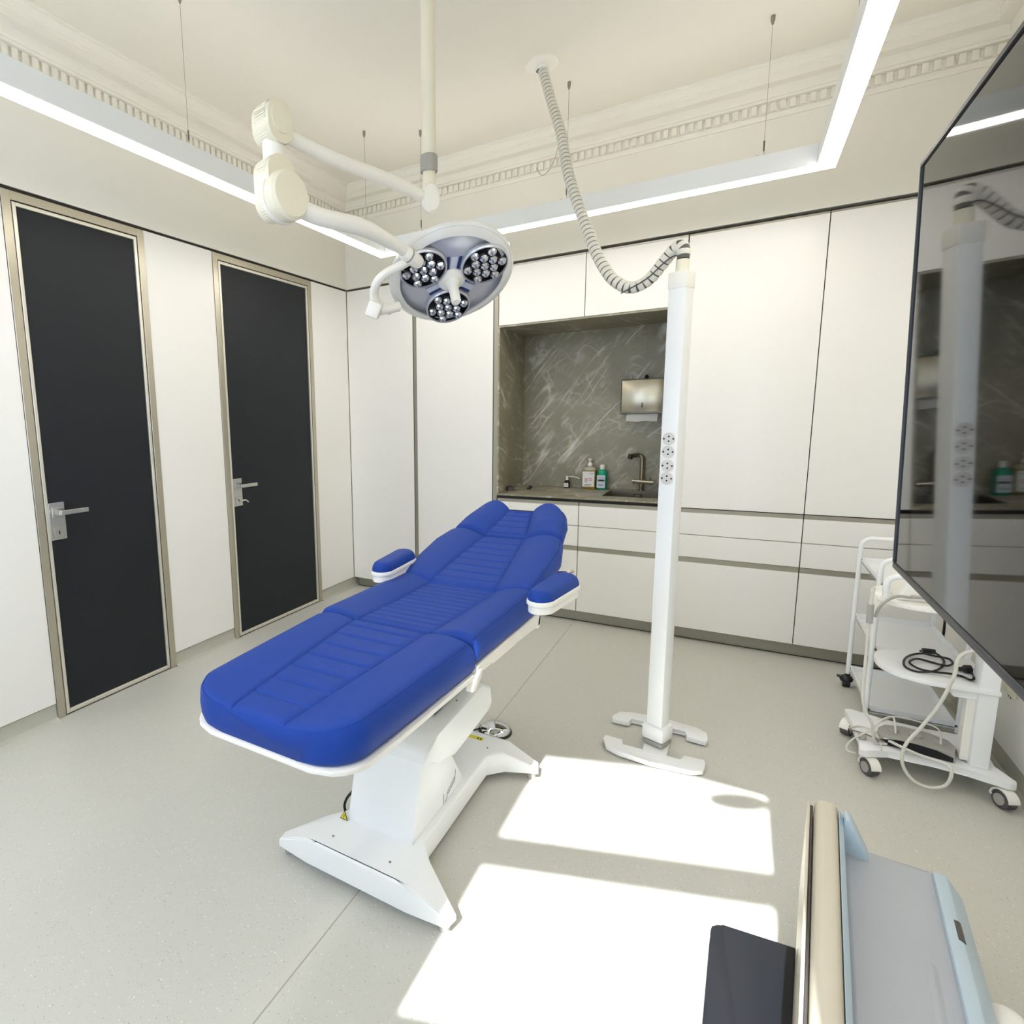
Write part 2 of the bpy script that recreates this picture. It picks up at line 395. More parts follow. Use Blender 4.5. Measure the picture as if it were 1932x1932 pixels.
pc = onz(1394, 1514, 0); zz = (pc.y - fy(pc.x)) * TAN
B().lathe([(.105, 0), (.105, .006)], wp(pc.x, zz, .002), wnrm, 24, 1, .55, wd).done('shadow_disc', 'white_plastic', w1)  # unseen disc added at the window to cast the round floor shadow

# cornice
prof = [(0, 3.078), (.010, 3.078), (.016, 3.090), (.016, 3.104), (.010, 3.110), (.010, 3.158), (.040, 3.160), (.044, 3.170), (.040, 3.178), (.048, 3.186), (.052, 3.205), (.052, 3.222), (.100, 3.226), (.100, 3.262), (.106, 3.266), (.106, 3.276), (.116, 3.288), (.130, 3.300), (.130, 3.308), (.138, 3.312), (.138, H), (0, H)]
cb = B(); c4 = [Vector((0, fy(0) + .02, 0)), Vector((0, 0, 0)), Vector((W, 0, 0)), Vector((W, fy(W) + .02, 0))]; inn = [Vector((1, 0, 0)), Vector((1, -1, 0)), Vector((-1, -1, 0)), Vector((-1, 0, 0))]
rings = [[cb.bm.verts.new(c + i * d + Z * z) for d, z in prof] for c, i in zip(c4, inn)]
for a, b in zip(rings, rings[1:]):
    for k in range(len(prof)): cb.bm.faces.new((a[k], a[(k + 1) % len(prof)], b[(k + 1) % len(prof)], b[k]))
trim = struct(cb.done('trim_1', 'plaster', ang=25), 'cream moulded plaster cornice with dentils')
d0 = B().box(-.013, .013, -.0, .015, -.0225, .0225).done('dentil', 'plaster', trim, smooth=False)
dl = []
y = -.05
while y > -3.3: dl.append((.010, y, R(-90))); y -= .044
x = .05
while x < W - .04: dl.append((x, -.010, R(180))); x += .044
y = -.05
while y > -1.9: dl.append((W - .010, y, R(90))); y -= .044
for i, (dx, dy, a) in enumerate(dl):
    o = d0 if i == 0 else d0.copy()
    if i: COL.objects.link(o)
    o.parent = trim; o.location = (dx, dy, 3.1345); o.rotation_euler = (0, 0, a)

# doors
def door(name, y0, y1, lab, key):
    b = B(); f = .040
    for a, c in ((y0, y0 + f), (y1 - f, y1)): b.box(-.10, .004, a, c, 0, DT, .0015, 1)
    b.box(-.10, .004, y0 + f, y1 - f, DT - f, DT, .0015, 1)
    d = struct(b.done(name, 'aluminium', smooth=False), lab)
    g = B(); i0, i1 = y0 + f, y1 - f; it = DT - f
    for a, c in ((i0, i0 + .004), (i1 - .004, i1)): g.box(-.09, -.004, a, c, .004, it)
    g.box(-.09, -.004, i0, i1, it - .004, it); g.box(-.09, -.006, i0, i1, 0, .006)
    g.done('light_seal', 'black_gap', d, smooth=False)  # black strip added to stop outside light leaking round the leaf
    l0, l1, lz0, lz1 = i0 + .005, i1 - .005, .008, it - .005
    fr = B(); fw = .017
    for a, c in ((l0, l0 + fw), (l1 - fw, l1)): fr.box(-.048, .002, a, c, lz0, lz1, .0015, 1)
    fr.box(-.048, .002, l0 + fw, l1 - fw, lz0, lz0 + fw + .004, .0015, 1); fr.box(-.048, .002, l0 + fw, l1 - fw, lz1 - fw, lz1, .0015, 1)
    fr.done('leaf_frame', 'aluminium_light', d, smooth=False)
    B().box(-.040, -.008, l0 + fw, l1 - fw, lz0 + fw + .004, lz1 - fw).done('pane', 'door_glass', d, smooth=False)
    p0 = l0 + fw
    hp = B().box(-.008, .003, p0, p0 + .078, .920, 1.108, .001, 1).done('handle_plate', 'satin_chrome', d, smooth=False)
    B().box(.003, .010, p0 + .013, p0 + .065, 1.035, 1.084, .001, 1).done('rose', 'satin_chrome', hp, smooth=False)
    B().box(.003, .009, p0 + .013, p0 + .063, .934, .982, .001, 1).done('keyhole_rose', 'satin_chrome', hp, smooth=False)
    B().box(.0085, .0095, p0 + .035, p0 + .041, .948, .966).done('keyhole', 'black_gap', hp, smooth=False)
    lv = B(); lv.box(.010, .055, p0 + .024, p0 + .046, 1.048, 1.071, .002, 1); lv.box(.042, .060, p0 + .03, p0 + .172, 1.048, 1.071, .002, 1)
    lv.done('lever', 'satin_chrome', d, smooth=False)
    if key:
        k = B(); k.cyl((.009, p0 + .038, .955), (.04, p0 + .042, .957), .003, 8); k.tube([(.036, p0 + .04, .958), (.045, p0 + .062, .962), (.048, p0 + .085, .945)], .006, 8, n=4)
        k.done('key', 'satin_chrome', d)
door('door_1', *D1, 'narrow dark glass door in a brushed metal frame, without a key', False)
door('door_2', *D2, 'wide dark glass door with a key in its lock, next to the room corner', True)

# ================================================================== CABINETS
CD = .60
def front(root, name, x0, x1, z0, z1, label=None):
    o = B().box(x0, x1, 0, .018, z0, z1, .0012, 1).done(name, 'laminate', root, smooth=False)
    return o
def carcass(root, x0, x1, z0, z1, d=CD):
    B().box(x0 + .001, x1 - .001, .022, d, z0, z1).done('carcass', 'carcass_dark', root, smooth=False)
G = .0023
tc1 = thing('tall_cabinet', 'white full-height cupboard in the corner beside the dark door with the key', 'cabinet', (.32, .3, PB))
carcass(tc1, .004, .632, PB, PT); front(tc1, 'door', .004, .629, PB, PT - .002)
B().box(.630, .660, .004, .022, PB, PT - .002).done('handle_channel', 'channel', tc1, smooth=False)
B().box(.6295, .633, .0, .010, PB, PT - .002).done('edge_strip', 'shadow_gap', tc1, smooth=False)
tc2 = thing('tall_cabinet', 'white full-height cupboard between the corner cupboard and the marble niche', 'cabinet', (1.0, .3, PB))
carcass(tc2, .662, 1.302, PB, PT); front(tc2, 'door', .662, 1.2985, PB, PT - .002)
B().box(1.302, 1.335, .003, .022, PB, PT - .002).done('handle_channel', 'channel', tc2, smooth=False)
B().box(1.299, 1.303, .0, .010, PB, PT - .002).done('edge_strip', 'shadow_gap', tc2, smooth=False)
NX0, NX1, NZ0, NZ1 = 1.338, 2.463, .912, 2.133
for i, (x0, x1, lab) in enumerate(((NX0, 1.938, 'white overhead cupboard above the marble niche, beside the full-height cupboard'), (1.938, 2.533, 'white overhead cupboard above the paper towel dispenser'))):
    t = thing('overhead_cabinet', lab, 'cabinet', ((x0 + x1) / 2, .3, NZ1 + .008)); carcass(t, x0, x1, NZ1 + .01, PT - .012, .58); front(t, 'door', x0 + G, x1 - G, NZ1 + .002, PT - .014)
    B().box(x0 + G, x1 - G, .002, .02, PT - .0125, PT - .003).done('top_strip', 'laminate_edge', t, smooth=False)
for i, (x0, x1, lab) in enumerate(((2.534, 3.208, 'white upper cupboard behind the power column, next to the marble niche'), (3.208, W - .003, 'white upper cupboard above the shelf trolley'))):
    t = thing('upper_cabinet', lab, 'cabinet', ((x0 + x1) / 2, .3, .88)); carcass(t, x0, x1, .882, PT)
    front(t, 'door', x0 + G, x1 - G, .882, PT - .014)
    B().box(x0 + G, x1 - G, .004, .02, PT - .0125, PT - .003).done('top_strip', 'channel', t, smooth=False)
tag(B().box(2.468, 2.5335, 0, .57, .9, NZ1 + .001).done('filler_panel', 'laminate', smooth=False, base=(2.5, .3, .9)), 'narrow white filler panel between the marble niche and the cupboard behind the power column', 'panel')
labs = ('white drawer cabinet under the worktop, behind the chair headrest', 'white drawer cabinet under the sink', 'white drawer cabinet behind the power column', 'white drawer cabinet behind the shelf trolley')
for (x0, x1), lab in zip(((NX0, 1.938), (1.938, 2.467), (2.467, 3.208), (3.208, W - .003)), labs):
    t = thing('base_cabinet', lab, 'cabinet', ((x0 + x1) / 2, .3, PB)); top = .876
    carcass(t, x0, x1, PB, top if x0 != 1.938 else .738)
    B().box(x0 + G, x1 - G, .006, .021, .853, .876).done('handle_channel', 'channel', t, smooth=False)
    front(t, 'drawer_front', x0 + G, x1 - G, .7115, .852); front(t, 'drawer_front', x0 + G, x1 - G, .563, .7075)
    B().box(x0 + G, x1 - G, .006, .021, .530, .560).done('handle_channel', 'channel', t, smooth=False)
    front(t, 'door', x0 + G, x1 - G, PB + .001, .5285)
# niche: stone worktop and lining
SX0, SX1, SY0, SY1 = 2.055, 2.42, .15, .52
wk = B()
for x0, x1, y0, y1 in ((NX0, SX0, -.004, .58), (SX1, NX1, -.004, .58), (SX0, SX1, -.004, SY0), (SX0, SX1, SY1, .58)): wk.box(x0, x1, y0, y1, .899, NZ0)
wk.bm.verts.ensure_lookup_table()
tag(wk.done('worktop', 'grey_marble', smooth=False, base=(1.9, .3, .899)), 'grey veined stone worktop in the niche with a sink cut into it', 'worktop')
B().box(NX0, NX1, .004, .03, .877, .8985).done('worktop_gap', 'black_gap', bpy.data.objects['worktop'], smooth=False)  # black strip stands in for the shade of the gap below the worktop
sp = thing('stone_splashback', 'grey marble lining of the niche with white veins', 'splashback', (1.9, .6, NZ0))
B().box(NX0, NX1, .58, .60, NZ0 + .001, NZ1).done('back_slab', 'grey_marble', sp, smooth=False)
B().box(NX0 - .002, NX0 + .010, .0, .58, NZ0 + .001, NZ1).done('side_slab', 'grey_marble', sp, smooth=False)
B().box(NX1 - .010, NX1 + .002, .02, .58, NZ0 + .001, NZ1).done('side_slab', 'grey_marble', sp, smooth=False)
B().box(NX0 + .01, NX1 - .01, .0, .58, NZ1 - .012, NZ1).done('top_slab', 'grey_marble', sp, smooth=False)
# sink
sk = thing('sink', 'undermounted square steel sink below the tap', 'sink', ((SX0 + SX1) / 2, .33, .75))
s_ = B(); s_.box(SX0, SX1, SY0, SY1, .745, .75); s_.box(SX0, SX0 + .004, SY0, SY1, .75, .911); s_.box(SX1 - .004, SX1, SY0, SY1, .75, .911)
s_.box(SX0, SX1, SY0, SY0 + .004, .75, .911); s_.box(SX0, SX1, SY1 - .004, SY1, .75, .911); s_.done('basin', 'steel_warm', sk, smooth=False)
B().box(2.215, 2.275, SY1 - .008, SY1 - .004, .86, .89, .002, 1).done('overflow', 'shadow_gap', sk, smooth=False)
B().box(2.222, 2.268, SY1 - .011, SY1 - .007, .866, .884, .001, 1).done('overflow_cover', 'steel', sk, smooth=False)
B().lathe([(.04, .7505), (.04, .755), (.03, .756), (0, .752)], (2.24, .33, 0)).done('drain', 'steel', sk)
# tap
fp = thing('tap', 'tall bronze-toned kitchen tap with a square bend beside the sink', 'tap', (2.262, .55, NZ0))
fx, fyy = 2.262, .55
t_ = B(); t_.tube([(fx, fyy, NZ0), (fx, fyy, 1.15), (fx - .008, fyy - .003, 1.172), (fx - .028, fyy - .008, 1.18), (fx - .075, fyy - .06, 1.175)], .0165, 14, n=1); t_.done('spout', 'steel_warm', fp)
B().cyl((fx - .072, fyy - .056, 1.186), (fx - .078, fyy - .063, 1.152), .017, 14).done('nozzle', 'black_plastic', fp)
B().cyl((fx - .06, fyy - .02, .985), (fx + .085, fyy - .02, .978), .0155, 14).done('mixer_bar', 'steel_warm', fp)
B().cyl((fx + .06, fyy - .02, .98), (fx + .062, fyy - .025, 1.012), .005, 8).done('lever', 'steel', fp)
B().lathe([(.026, 0), (.026, .006), (.017, .01)], (fx, fyy, NZ0)).done('base_ring', 'steel_warm', fp)
# towel dispenser
td = thing('towel_dispenser', 'polished metal paper towel dispenser on the marble above the tap', 'dispenser', (2.25, .58, 1.49))
B().box(2.108, 2.392, .482, .578, 1.496, 1.728, .006, 2).done('case', 'steel_warm', td)
B().box(2.102, 2.398, .5, .579, 1.484, 1.735, .004, 1).done('back_plate', 'metal_dark', td, smooth=False)
B().box(2.248, 2.254, .479, .483, 1.527, 1.562, .002, 1).done('window_slot', 'black_gap', td, smooth=False)
B().sphere((2.268, .52, 1.748), .014).done('lock', 'black_plastic', td)
pt = B(); g = [[pt.bm.verts.new((2.145 + .21 * i / 12, .487 + .03 * j / 3 + .004 * math.sin(i * 1.1), 1.492 - .064 * (1 - j / 3) + .006 * math.sin(i * .9 + 1) * (1 if j == 0 else 0) * .4)) for i in range(13)] for j in range(4)]
for j in range(3):
    for i in range(12): pt.bm.faces.new((g[j][i], g[j][i + 1], g[j + 1][i + 1], g[j + 1][i]))
bmesh.ops.solidify(pt.bm, geom=list(pt.bm.faces), thickness=.004)
pt.done('paper_towel', 'paper', td)
# bottles
def bl_label(root, c, w_, z0, z1, off, m_, stripes):
    lb = B().box(c[0] - w_, c[0] + w_, c[1] - off - .0015, c[1] - off, z0, z1).done('label', m_, root, smooth=False)
    for (a, b_, p, q, mm) in stripes:
        B().box(c[0] + a * w_, c[0] + b_ * w_, c[1] - off - .0022, c[1] - off - .0014, z0 + p * (z1 - z0), z0 + q * (z1 - z0)).done('print', mm, lb, smooth=False)
zc_ = NZ0
c = (1.894, .53); s1 = thing('soap_bottle', 'square amber disinfectant bottle with a white pump on the stone worktop', 'bottle', (c[0], c[1], zc_))
B().prism(rrect(-.05, .05, -.034, .034, .012, 4), (c[0], c[1], zc_), X, Y, Z * .148, .004, 2).done('bottle', 'amber', s1)
B().lathe([(.046, .148), (.046, .152), (.036, .168), (.015, .174), (.014, .182)], (c[0], c[1], zc_), Z, 20, 1.05, .72, X).done('shoulder', 'amber_pale', s1)
pm = B(); pm.lathe([(.017, .178), (.017, .196), (.009, .206), (.009, .222), (.014, .224), (.014, .236), (0, .237)], (c[0], c[1], zc_), Z, 16); pm.box(c[0] - .006, c[0] + .006, c[1] - .03, c[1], zc_ + .225, zc_ + .236, .002, 1); pm.done('pump', 'white_plastic', s1)
bl_label(s1, (c[0] - .002, c[1]), .044, zc_ + .02, zc_ + .136, .035, 'label_white', [(.15, .85, .86, .89, 'label_ink'), (-.6, -.1, .52, .56, 'label_pink'), (-.6, -.2, .44, .48, 'label_ink'), (-.6, -.15, .37, .40, 'label_ink'), (-.6, -.2, .30, .33, 'label_ink'), (.1, .55, .40, .44, 'label_pink'), (.1, .55, .54, .58, 'label_pink'), (.05, .15, .42, .56, 'label_pink'), (.5, .6, .42, .56, 'label_pink'), (-.7, .6, .14, .17, 'label_ink'), (-.7, .4, .07, .10, 'label_ink')])
c = (1.985, .53); s2 = thing('green_bottle', 'round green disinfectant bottle with a white cap on the stone worktop', 'bottle', (c[0], c[1], zc_))
B().lathe([(.034, 0), (.038, .004), (.038, .118), (.034, .138), (.022, .152), (.016, .156)], (c[0], c[1], zc_), Z, 28).done('bottle', 'green', s2)
B().lathe([(.0165, .152), (.0165, .187), (.014, .19), (0, .19)], (c[0], c[1], zc_), Z, 20).done('cap', 'white_plastic', s2)
bl_label(s2, c, .030, zc_ + .015, zc_ + .112, .0385, 'label_blue', [(-.8, .9, .52, .66, 'label_ink'), (-.35, .45, .54, .64, 'label_red'), (-.7, .7, .78, .80, 'label_ink'), (-.7, .7, .24, .27, 'label_ink'), (-.7, .5, .16, .19, 'label_ink')])
c = (1.722, .53); s3 = thing('dropper_bottle', 'small brown glass bottle with a long white spray nozzle', 'bottle', (c[0], c[1], zc_))
B().lathe([(.021, 0), (.022, .003), (.022, .046), (.012, .06), (.009, .064)], (c[0], c[1], zc_), Z, 20).done('bottle', 'brown_glass', s3)
B().lathe([(.010, .062), (.010, .074), (.006, .076), (.006, .084), (.009, .085), (.009, .093), (0, .094)], (c[0], c[1], zc_), Z, 14).done('spray_head', 'white_plastic', s3)
B().tube([(c[0], c[1], zc_ + .089), (c[0] + .05, c[1] - .01, zc_ + .091), (c[0] + .1, c[1] - .02, zc_ + .080)], .003, 8, n=4).done('nozzle', 'white_plastic', s3)
bl_label(s3, c, .017, zc_ + .008, zc_ + .04, .0225, 'label_white', [(-.7, .7, .6, .66, 'label_ink'), (-.7, .5, .3, .35, 'label_ink')])
c = onz(955, 925, zc_)
o = B(); o.lathe([(.045, 0), (.034, .03), (.026, .034), (.02, .028), (0, .026)], (c.x + .03, c.y, zc_), Z, 6, 1.1, .8); tag(o.done('stone_dish', 'granite_dark', base=(c.x, c.y, zc_)), 'dark speckled faceted dish near the front corner of the stone worktop', 'dish')
c = onz(999, 923, zc_)
o = B(); o.box(c.x - .02, c.x + .01, c.y - .01, c.y + .01, zc_, zc_ + .012, .003, 1); o.box(c.x - .006, c.x + .02, c.y - .008, c.y + .006, zc_ + .008, zc_ + .03, .003, 1)
tag(o.done('black_clip', 'black_plastic', base=(c.x, c.y, zc_)), 'small black plastic clip lying on the stone worktop', 'clip')

# ================================================================== PENDANT LED FRAME
LX0, LX1, LYB, LYF, LZ = .665, 3.167, -.513, -4.076, 2.60
LW, LH = .075, .10
pl = thing('linear_pendant_light', 'rectangular white LED light frame hanging on thin wires below the ceiling', 'light', (1.92, -2.3, LZ))
def lbar(x0, x1, y0, y1, nm):
    b = B(); b.box(x0, x1, y0, y1, LZ + .006, LZ + LH, .0015, 1); b.done('housing', 'white_paint', pl, smooth=False)
    B().box(x0 + .002, x1 - .002, y0 + .002, y1 - .002, LZ, LZ + .006).done('diffuser', 'led', pl, smooth=False)
    B().box(x0 + .012, x1 - .012, y0 + .012, y1 - .012, LZ + LH + .0002, LZ + LH + .001).done('upper_diffuser', 'led_up', pl, smooth=False)
lbar(LX0, LX0 + LW, LYF, LYB, 'l'); lbar(LX1 - LW, LX1, LYF, LYB, 'r')
lbar(LX0 + LW, LX1 - LW, LYB - LW, LYB, 'b'); lbar(LX0 + LW, LX1 - LW, LYF, LYF + LW, 'f')
ym = LYB - LW / 2; xl = LX0 + LW / 2; xr = LX1 - LW / 2
wires = [(2.878, ym), (1.941, ym), (1.004, ym), (xl, -.752), (xl, onx(352, 200, xl).y), (xr, -1.25), (xr, -2.7), (xl, -3.6), (1.9, LYF + LW / 2)]
for i, (wx, wy) in enumerate(wires):
    B().lathe([(.009, H), (.009, H - .022), (.004, H - .038), (0, H - .038)], (wx, wy, 0), Z, 12).done('ceiling_cup', 'wire', pl)
    B().cyl((wx, wy, H - .03), (wx, wy, LZ + LH), .001, 6).done('wire', 'wire', pl)
    B().cyl((wx, wy, LZ + LH + .03), (wx, wy, LZ + LH + .075), .0038, 8).done('wire_gripper', 'metal_dark', pl)
    B().tube([(wx + .003, wy, LZ + LH + .03), (wx + .006, wy - .006, LZ + LH + .012), (wx - .012, wy - .02, LZ + LH + .004), (wx - .03, wy - .03, LZ + LH + .008)], .001, 5, n=4).done('wire_end', 'wire', pl)

# ================================================================== POWER COLUMN + HOSE
PC = Vector((2.632, -1.452, 0)); pa = R(-21)
pcn = thing('power_column', 'white floor-standing socket column on two notched foot plates', 'column', PC)
def colbox(b, h, z0, z1, bev=.004):
    m4 = Matrix.Translation(PC) @ Matrix.Rotation(pa, 4, 'Z'); b.box(-h, h, -h, h, z0, z1, bev, 2, m4)
b = B(); colbox(b, .034, .10, 1.985); b.done('shaft', 'white_paint', pcn)
b = B(); colbox(b, .0375, 1.965, 2.03, .006); b.done('top_cap', 'white_plastic', pcn)
b = B(); colbox(b, .049, .055, .125, .014); b.done('foot_collar', 'white_paint', pcn)
b = B(); colbox(b, .046, .03, .055, .012); b.done('foot_block', 'grey_plastic', pcn)
b = B(); b.lathe([(.024, 2.03), (.024, 2.075), (.022, 2.077)], (PC.x, PC.y, 0), Z, 18); b.done('hose_socket', 'cream_plastic', pcn)
def plate(yc, flip, root):
    s = -1 if flip else 1
    pts = [(-.205, -.055 * s), (-.128, -.05 * s), (-.126, -.005 * s), (.108, -.005 * s), (.112, -.052 * s), (.19, -.058 * s), (.197, -.03 * s), (.19, .03 * s), (.15, .058 * s), (.0, .072 * s), (-.13, .062 * s), (-.185, .038 * s), (-.208, -.02 * s)]
    if flip: pts = pts[::-1]
    B().prism(pts, (2.628, yc, .006), X, Y, Z * .022, .004, 2).done('foot_plate', 'white_paint', root)
plate(-1.275, False, pcn); plate(-1.545, True, pcn)
B().box(2.585, 2.68, -1.56, -1.29, .012, .03, .003, 1).done('foot_bridge', 'white_paint', pcn, smooth=False)
n1 = Matrix.Rotation(pa, 3, 'Z') @ Vector((0, -1, 0)); t1 = Matrix.Rotation(pa, 3, 'Z') @ X
zs_ = [1.378, 1.325, 1.268, 1.216]
for i, z in enumerate(zs_):
    cc = PC + n1 * .034 + Z * z
    s = B(); s.lathe([(.0255, 0), (.0255, .003), (.0225, .0034), (.0215, .0018), (0, .0018)], cc, n1, 24, 1, 1, t1); so_ = s.done('socket', 'socket_grey', pcn)
    for dx, dz, rr in ((0, .0095, .0032), (0, -.0095, .0032), (-.019, 0, .0028), (.019, 0, .0028)):
        B().lathe([(rr * 1.15, .0016), (rr * 1.15, .0045 if dx else .0026), (0, .0046 if dx else .0027)], cc + t1 * dx + Z * dz, n1, 10).done('contact', 'black_gap', so_)
for za, zb in ((1.24, 1.352),):
    B().prism([(-.027, 1.19), (.027, 1.19), (.027, 1.405), (-.027, 1.405)], PC + n1 * .0335, t1, Z, n1 * .0012).done('socket_strip', 'white_plastic', pcn, smooth=False)
hose = [(1.862, -0.797, 3.315), (1.866, -.800, 3.29), (1.895, -0.836, 3.207), (1.952, -0.900, 3.050), (2.015, -0.971, 2.882), (2.062, -1.049, 2.721), (2.096, -1.102, 2.612), (2.156, -1.172, 2.460), (2.207, -1.226, 2.343), (2.263, -1.288, 2.216), (2.316, -1.333, 2.119), (2.367, -1.362, 2.051), (2.434, -1.377, 2.011), (2.500, -1.386, 2.028), (2.551, -1.406, 2.079), (2.590, -1.424, 2.120), (2.616, -1.435, 2.135), (2.632, -1.446, 2.120), (2.633, -1.452, 2.078)]
hs = thing('cable_hose', 'ribbed white cable hose hanging from a round ceiling plate to the power column', 'hose', (1.86, -.8, H))
B().lathe([(.088, H), (.086, H - .006), (.06, H - .012), (.034, H - .016), (.034, H - .03), (.03, H - .03), (.03, H - .01), (0, H - .01)], (1.862, -.797, 0), Z, 36).done('ceiling_plate', 'white_plastic', hs)
SP = smoothpath(hose, 10)
B().tube(SP, .0222, 12).done('core', 'hose_core', hs)
# shells: the spiral segments of the hose
L = [0]
for a, b_ in zip(SP, SP[1:]): L.append(L[-1] + (b_ - a).length)
def along(l):
    for i in range(len(L) - 1):
        if L[i + 1] >= l:
            t = (l - L[i]) / (L[i + 1] - L[i] + 1e-9); return SP[i].lerp(SP[i + 1], t)
    return SP[-1]
pitch = .0265; l = .03; ns = 0
while l < L[-1] - .01:
    a, b_ = along(l), along(l + pitch - .0052)
    B().tube([a, a.lerp(b_, .12), a.lerp(b_, .88), b_], (lambda t: .0250 if .1 < t < .9 else .0242), 12).done('hose_segment', 'hose_white', hs); l += pitch; ns += 1
# slit that runs along the hose
B().tube([p + (CAM - p).normalized() * .0255 for p in SP[8:118]], .0011, 5).done('slit', 'dark_grey', hs)
B().tube([(2.40, -1.395, 1.99), (2.50, -1.42, 2.03), (2.56, -1.44, 2.075), (2.60, -1.455, 2.095), (2.625, -1.47, 2.085)], .0025, 6, n=5).done('earth_wire', 'dark_grey', hs)
B().tube([(2.02, -.99, 2.86), (1.985, -.96, 2.77), (1.94, -.92, 2.735), (1.89, -.87, 2.745), (1.855, -.84, 2.80)], .0016, 6, n=5).done('loose_wire', 'wire', hs)

# ================================================================== TREATMENT CHAIR
XC = 1.92
ch = thing('treatment_chair', 'blue padded treatment chair with a white base in the middle of the room', 'chair', (XC, -2.3, 0))
def lerp(a, b, t): return a + (b - a) * t
def pw(tab, t):
    for (t0, v0), (t1, v1) in zip(tab, tab[1:]):
        if t <= t1: return lerp(v0, v1, (t - t0) / (t1 - t0 + 1e-9))
    return tab[-1][1]
def cushion(name, y0, y1, zb, zs, zc, hb, wt, wct, grooves, rcorner=0, e0=.03, e1=.03, yend=None, step=.0045, gd=.006, m0=.25):
    n = int((y1 - y0) / step); b = B(); rings = []
    for i in range(n + 1):
        t = i / n; dist0 = t * (y1 - y0); dist1 = (1 - t) * (y1 - y0)
        w = pw(wt, t); wc = pw(wct, t)
        if rcorner and dist0 < rcorner: w -= rcorner - math.sqrt(max(0, rcorner ** 2 - (rcorner - dist0) ** 2))
        e = 1.0
        if dist0 < e0: e = min(e, (m0 - .25) / .75 + (1 - (m0 - .25) / .75) * math.sqrt(max(0, 1 - (1 - dist0 / e0) ** 2)))
        if dist1 < e1: e = min(e, math.sqrt(max(0, 1 - (1 - dist1 / e1) ** 2)))
        b0 = pw(zb, t); s0 = pw(zs, t); c0 = pw(zc, t); h = pw(hb, t)
        low = s0 - .055
        def zz(z): return low + (z - low) * (.25 + .75 * e)
        yy = lerp(y0, y1, t)
        gr = sum(math.exp(-((yy - g) / .0055) ** 2) for g in grooves)
        half = [(w - .03, b0), (w - .006, b0 + .004), (w + .004, b0 + .02), (w + .007, lerp(b0, s0, .5)), (w + .002, zz(s0 - .014)), (w - .006, zz(s0 - .003)), (w - .009, zz(s0 - .0045)), (w - .012, zz(s0 + .001))]
        for k in range(1, 11):
            s = k / 11; x = lerp(w - .012, wc, s); half.append((x, zz(lerp(s0 + .001, c0, s * s * (3 - 2 * s)) + h * math.sin(PI * s) ** .8)))
        half.append((wc + .004, zz(c0 + .001))); half.append((wc, zz(c0 - .004))); half.append((wc - .004, zz(c0 + .0005 - gd * gr * .6)))
        for k in range(1, 5): half.append((wc * (1 - k / 5.) - .0, zz(c0 + .002 - gd * gr)))
        pts = [(-x, z) for x, z in half] + [(0, zz(c0 + .002 - gd * gr))] + half[::-1]
        rings.append([b.bm.verts.new((XC + x, (yy + (yend(x) * t * t if yend else 0)), z)) for x, z in pts])
    N = len(rings[0])
    for a, c_ in zip(rings, rings[1:]):
        for k in range(N): b.bm.faces.new((a[k], a[(k + 1) % N], c_[(k + 1) % N], c_[k]))
    b.bm.faces.new(rings[0]); b.bm.faces.new(rings[-1][::-1])
    return b.done(name, 'blue_upholstery', ch, ang=60)
cushion('leg_cushion', -3.175, -2.546, [(0, .705), (1, .702)], [(0, .795), (.12, .805), (1, .805)], [(0, .785), (.1, .787), (.5, .797), (1, .808)], [(0, .002), (.2, .008), (1, .013)],
        [(0, .255), (.35, .272), (1, .296)], [(0, .085), (.15, .095), (1, .14)], [-3.088, -3.006, -2.925, -2.845, -2.765, -2.685, -2.61], rcorner=.10, e0=.03, e1=.028, m0=.8)
cushion('seat_cushion', -2.541, -1.915, [(0, .722), (1, .70)], [(0, .812), (1, .802)], [(0, .800), (.5, .787), (1, .783)], [(0, .012), (.5, .018), (1, .014)],
        [(0, .298), (1, .302)], [(0, .14), (1, .148)], [-2.50 + .047 * i for i in range(12)], e0=.028, e1=.02)
cushion('back_cushion', -1.985, -1.462, [(0, .70), (.2, .735), (1, .83)], [(0, .80), (.15, .825), (1, .925)], [(0, .788), (.1, .805), (1, .905)], [(0, .010), (.2, .018), (1, .022)],
        [(0, .292), (.3, .304), (.75, .305), (1, .278)], [(0, .148), (1, .10)], [-1.925 + .062 * i for i in range(8)], e0=.035, e1=.03)
def hy(x): return -.055 * math.exp(-(x / .075) ** 2) - .10 * max(0, abs(x) - .15) * 4 * max(0, abs(x) - .10)
cushion('head_cushion', -1.456, -1.165, [(0, .85), (.5, .915), (1, .965)], [(0, .925), (1, 1.015)], [(0, .905), (.2, .93), (1, 1.005)], [(0, .016), (.35, .035), (1, .045)],
        [(0, .272), (.45, .262), (.8, .232), (1, .20)], [(0, .10), (1, .058)], [-1.435, -1.378, -1.318, -1.262, -1.215], e0=.03, e1=.045, yend=hy)
# white shells under the cushions
def plan(y0, y1, wt, rc, grow=.004):
    pts = []; n = 40
    for i in range(n + 1):
        t = i / n; d = t * (y1 - y0); w_ = pw(wt, t)
        if rc and d < rc: w_ -= rc - math.sqrt(max(0, rc ** 2 - (rc - d) ** 2))
        pts.append((w_ + grow, lerp(y0, y1, t)))
    return pts + [(-x, y) for x, y in pts[::-1]]
B().prism(plan(-3.182, -2.55, [(0, .258), (.35, .275), (1, .298)], .10), (XC, 0, .690), X, Y, Z * .0135, .003, 2).done('leg_tray', 'white_plastic', ch)
b = B(); b.prism([(-2.535, .69), (-2.40, .69), (-2.395, .678), (-2.18, .664), (-2.17, .672), (-1.895, .642), (-1.872, .645), (-1.862, .69), (-1.88, .70), (-2.535, .722)], (XC - .303, 0, 0), Y, Z, X * .606, .003, 1); b.done('seat_tray', 'white_plastic', ch)
